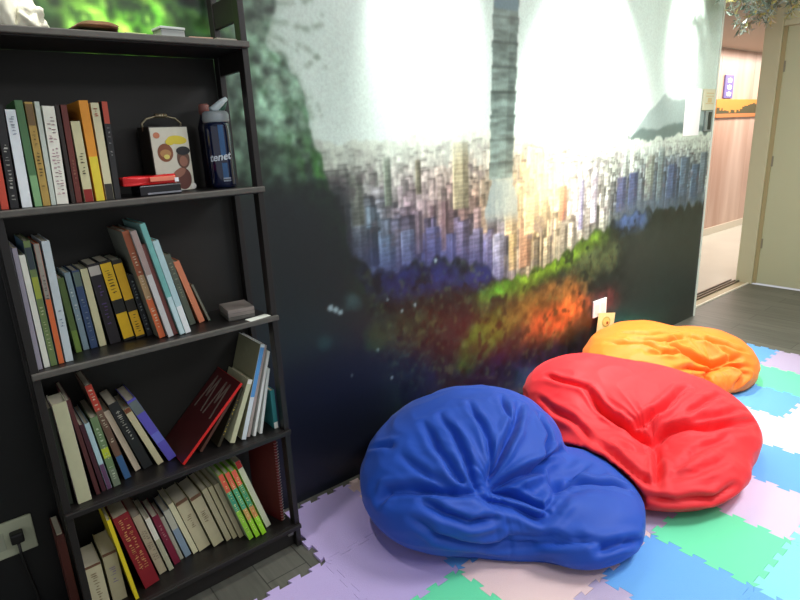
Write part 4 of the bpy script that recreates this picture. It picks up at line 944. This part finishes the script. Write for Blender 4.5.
# ---------------------------------------------------------------- silvery garland over the doorway
t = thing('garland', 'silvery tinsel and twig garland hanging over the doorway', 'garland', (5.0, 1.845, 2.30))
R = random.Random(11); LV = bmesh.new(); TW = bmesh.new()
anchors = [(-.92, .05), (-.62, .02), (-.30, -.02), (0, 0), (.35, .03), (.72, .04), (1.05, .0)]
for k in range(34):
    a = R.uniform(-.88, .95); z = R.uniform(-.02, .16) + .05 * (a > 0) + .12*max(0, a)
    p = Vector((a, R.uniform(-.06, .05), z)); d = Vector((R.uniform(.2, 1), R.uniform(-.2, .2), R.uniform(-.5, .35))).normalized(); pts = [p.copy()]
    for s in range(9):
        d = (d + Vector((R.uniform(-.2, .2), R.uniform(-.2, .2), R.uniform(-.22, .18)))).normalized(); p = p + d * .035; pts.append(p.copy())
    tube(pts, .0035, 5, TW)
    for q in pts:
        for _ in range(9):
            u = Vector((R.uniform(-1, 1), R.uniform(-.6, .6), R.uniform(-.8, .8))).normalized(); L = R.uniform(.03, .085); wv_ = u.orthogonal().normalized() * R.uniform(.003, .010)
            m_ = q + u * L * .5 + Vector((0, 0, -.01)); e_ = q + u * L
            vs = [LV.verts.new(v) for v in (q - wv_*.3, m_ - wv_, e_, m_ + wv_)]
            LV.faces.new(vs).material_index = R.choice([0, 0, 1, 2])
obj('twigs', TW, mat('twig_silver', (.62, .64, .58), .4, .3), t)
obj('tinsel_leaves', LV, [mat('tinsel_silver', (.80, .84, .82), .28, .6), mat('tinsel_green', (.48, .56, .50), .4, .3), mat('tinsel_gold', (.78, .74, .48), .35, .5)], t)

# ---------------------------------------------------------------- light
w = bpy.data.worlds.new('room_fill'); S.world = w; w.use_nodes = True
bg = w.node_tree.nodes['Background']; bg.inputs[0].default_value = (.95, .97, 1, 1); bg.inputs[1].default_value = .50
def spot(x, y, z, watts, ang, tx, ty, tz, blend=1.0, r=.05, col=(1, .98, .94)):
    l = bpy.data.lights.new('downlight', 'SPOT'); l.energy = watts; l.spot_size = math.radians(ang); l.spot_blend = blend; l.shadow_soft_size = r; l.color = col
    o = bpy.data.objects.new('downlight', l); COL.objects.link(o); o.location = (x, y, z)
    o.rotation_euler = (Vector((tx, ty, tz)) - Vector((x, y, z))).to_track_quat('-Z', 'Y').to_euler(); return o
spot(.42, 1.60, 2.70, 75, 80, .42, WALL, 1.75)
spot(1.78, 1.60, 2.70, 210, 52, 1.80, WALL, 2.02)
spot(2.98, 1.56, 2.70, 460, 76, 3.0, WALL, 1.25)
spot(4.08, 1.62, 2.70, 170, 46, 4.10, WALL, 2.15)
def area(x, y, z, sx_, sy_, watts, col=(1, 1, 1), rot=(0, 0, 0)):  # area lamps out of view that fill in light
    l = bpy.data.lights.new('unseen_area_fill', 'AREA'); l.shape = 'RECTANGLE'; l.size = sx_; l.size_y = sy_; l.energy = watts; l.color = col
    o = bpy.data.objects.new('unseen_area_fill', l); COL.objects.link(o); o.location = (x, y, z); o.rotation_euler = rot; return o
area(4.7, .3, 2.72, .8, .8, 22, (1, .99, .93))  # added to brighten the door and the floor before it
area(3.0, .1, 2.72, 1.2, .6, 62, (.96, .97, 1))  # added to light the mat and floor
area(1.2, -.6, 2.72, 1.2, .6, 26, (.96, .97, 1))  # added as a weaker floor fill near the shelf
area(7.5, 2.9, 2.40, 3.0, .4, 60, (1, .93, .85))
area(9.5, 2.9, 2.40, 3.0, .4, 60, (1, .93, .85))

# ---------------------------------------------------------------- camera
cd = bpy.data.cameras.new('camera'); cam = bpy.data.objects.new('camera', cd); COL.objects.link(cam)
cd.sensor_width = 36; cd.sensor_fit = 'HORIZONTAL'; cd.lens = 572 * 36 / 800; cd.clip_start = .05
Rc = ((0.7750416393236106, -0.6302897460550294, -0.04522491937479877), (-0.20573912152012927, -0.18402412711985738, -0.961148549660197), (0.597479598974472, 0.7542346827451396, -0.27230161981457784))
# rows: image right, image down, forward, written in world axes
right, down, fwd = (Vector(r) for r in Rc)
Mx = Matrix((( right.x, -down.x, -fwd.x, 0), (right.y, -down.y, -fwd.y, 0), (right.z, -down.z, -fwd.z, 1.5), (0, 0, 0, 1)))
cam.matrix_world = Mx
S.camera = cam
S.view_settings.view_transform = 'Standard'; S.view_settings.look = 'None'; S.view_settings.gamma = 1
S.view_settings.use_curve_mapping = False; S.view_settings.exposure = 0.08
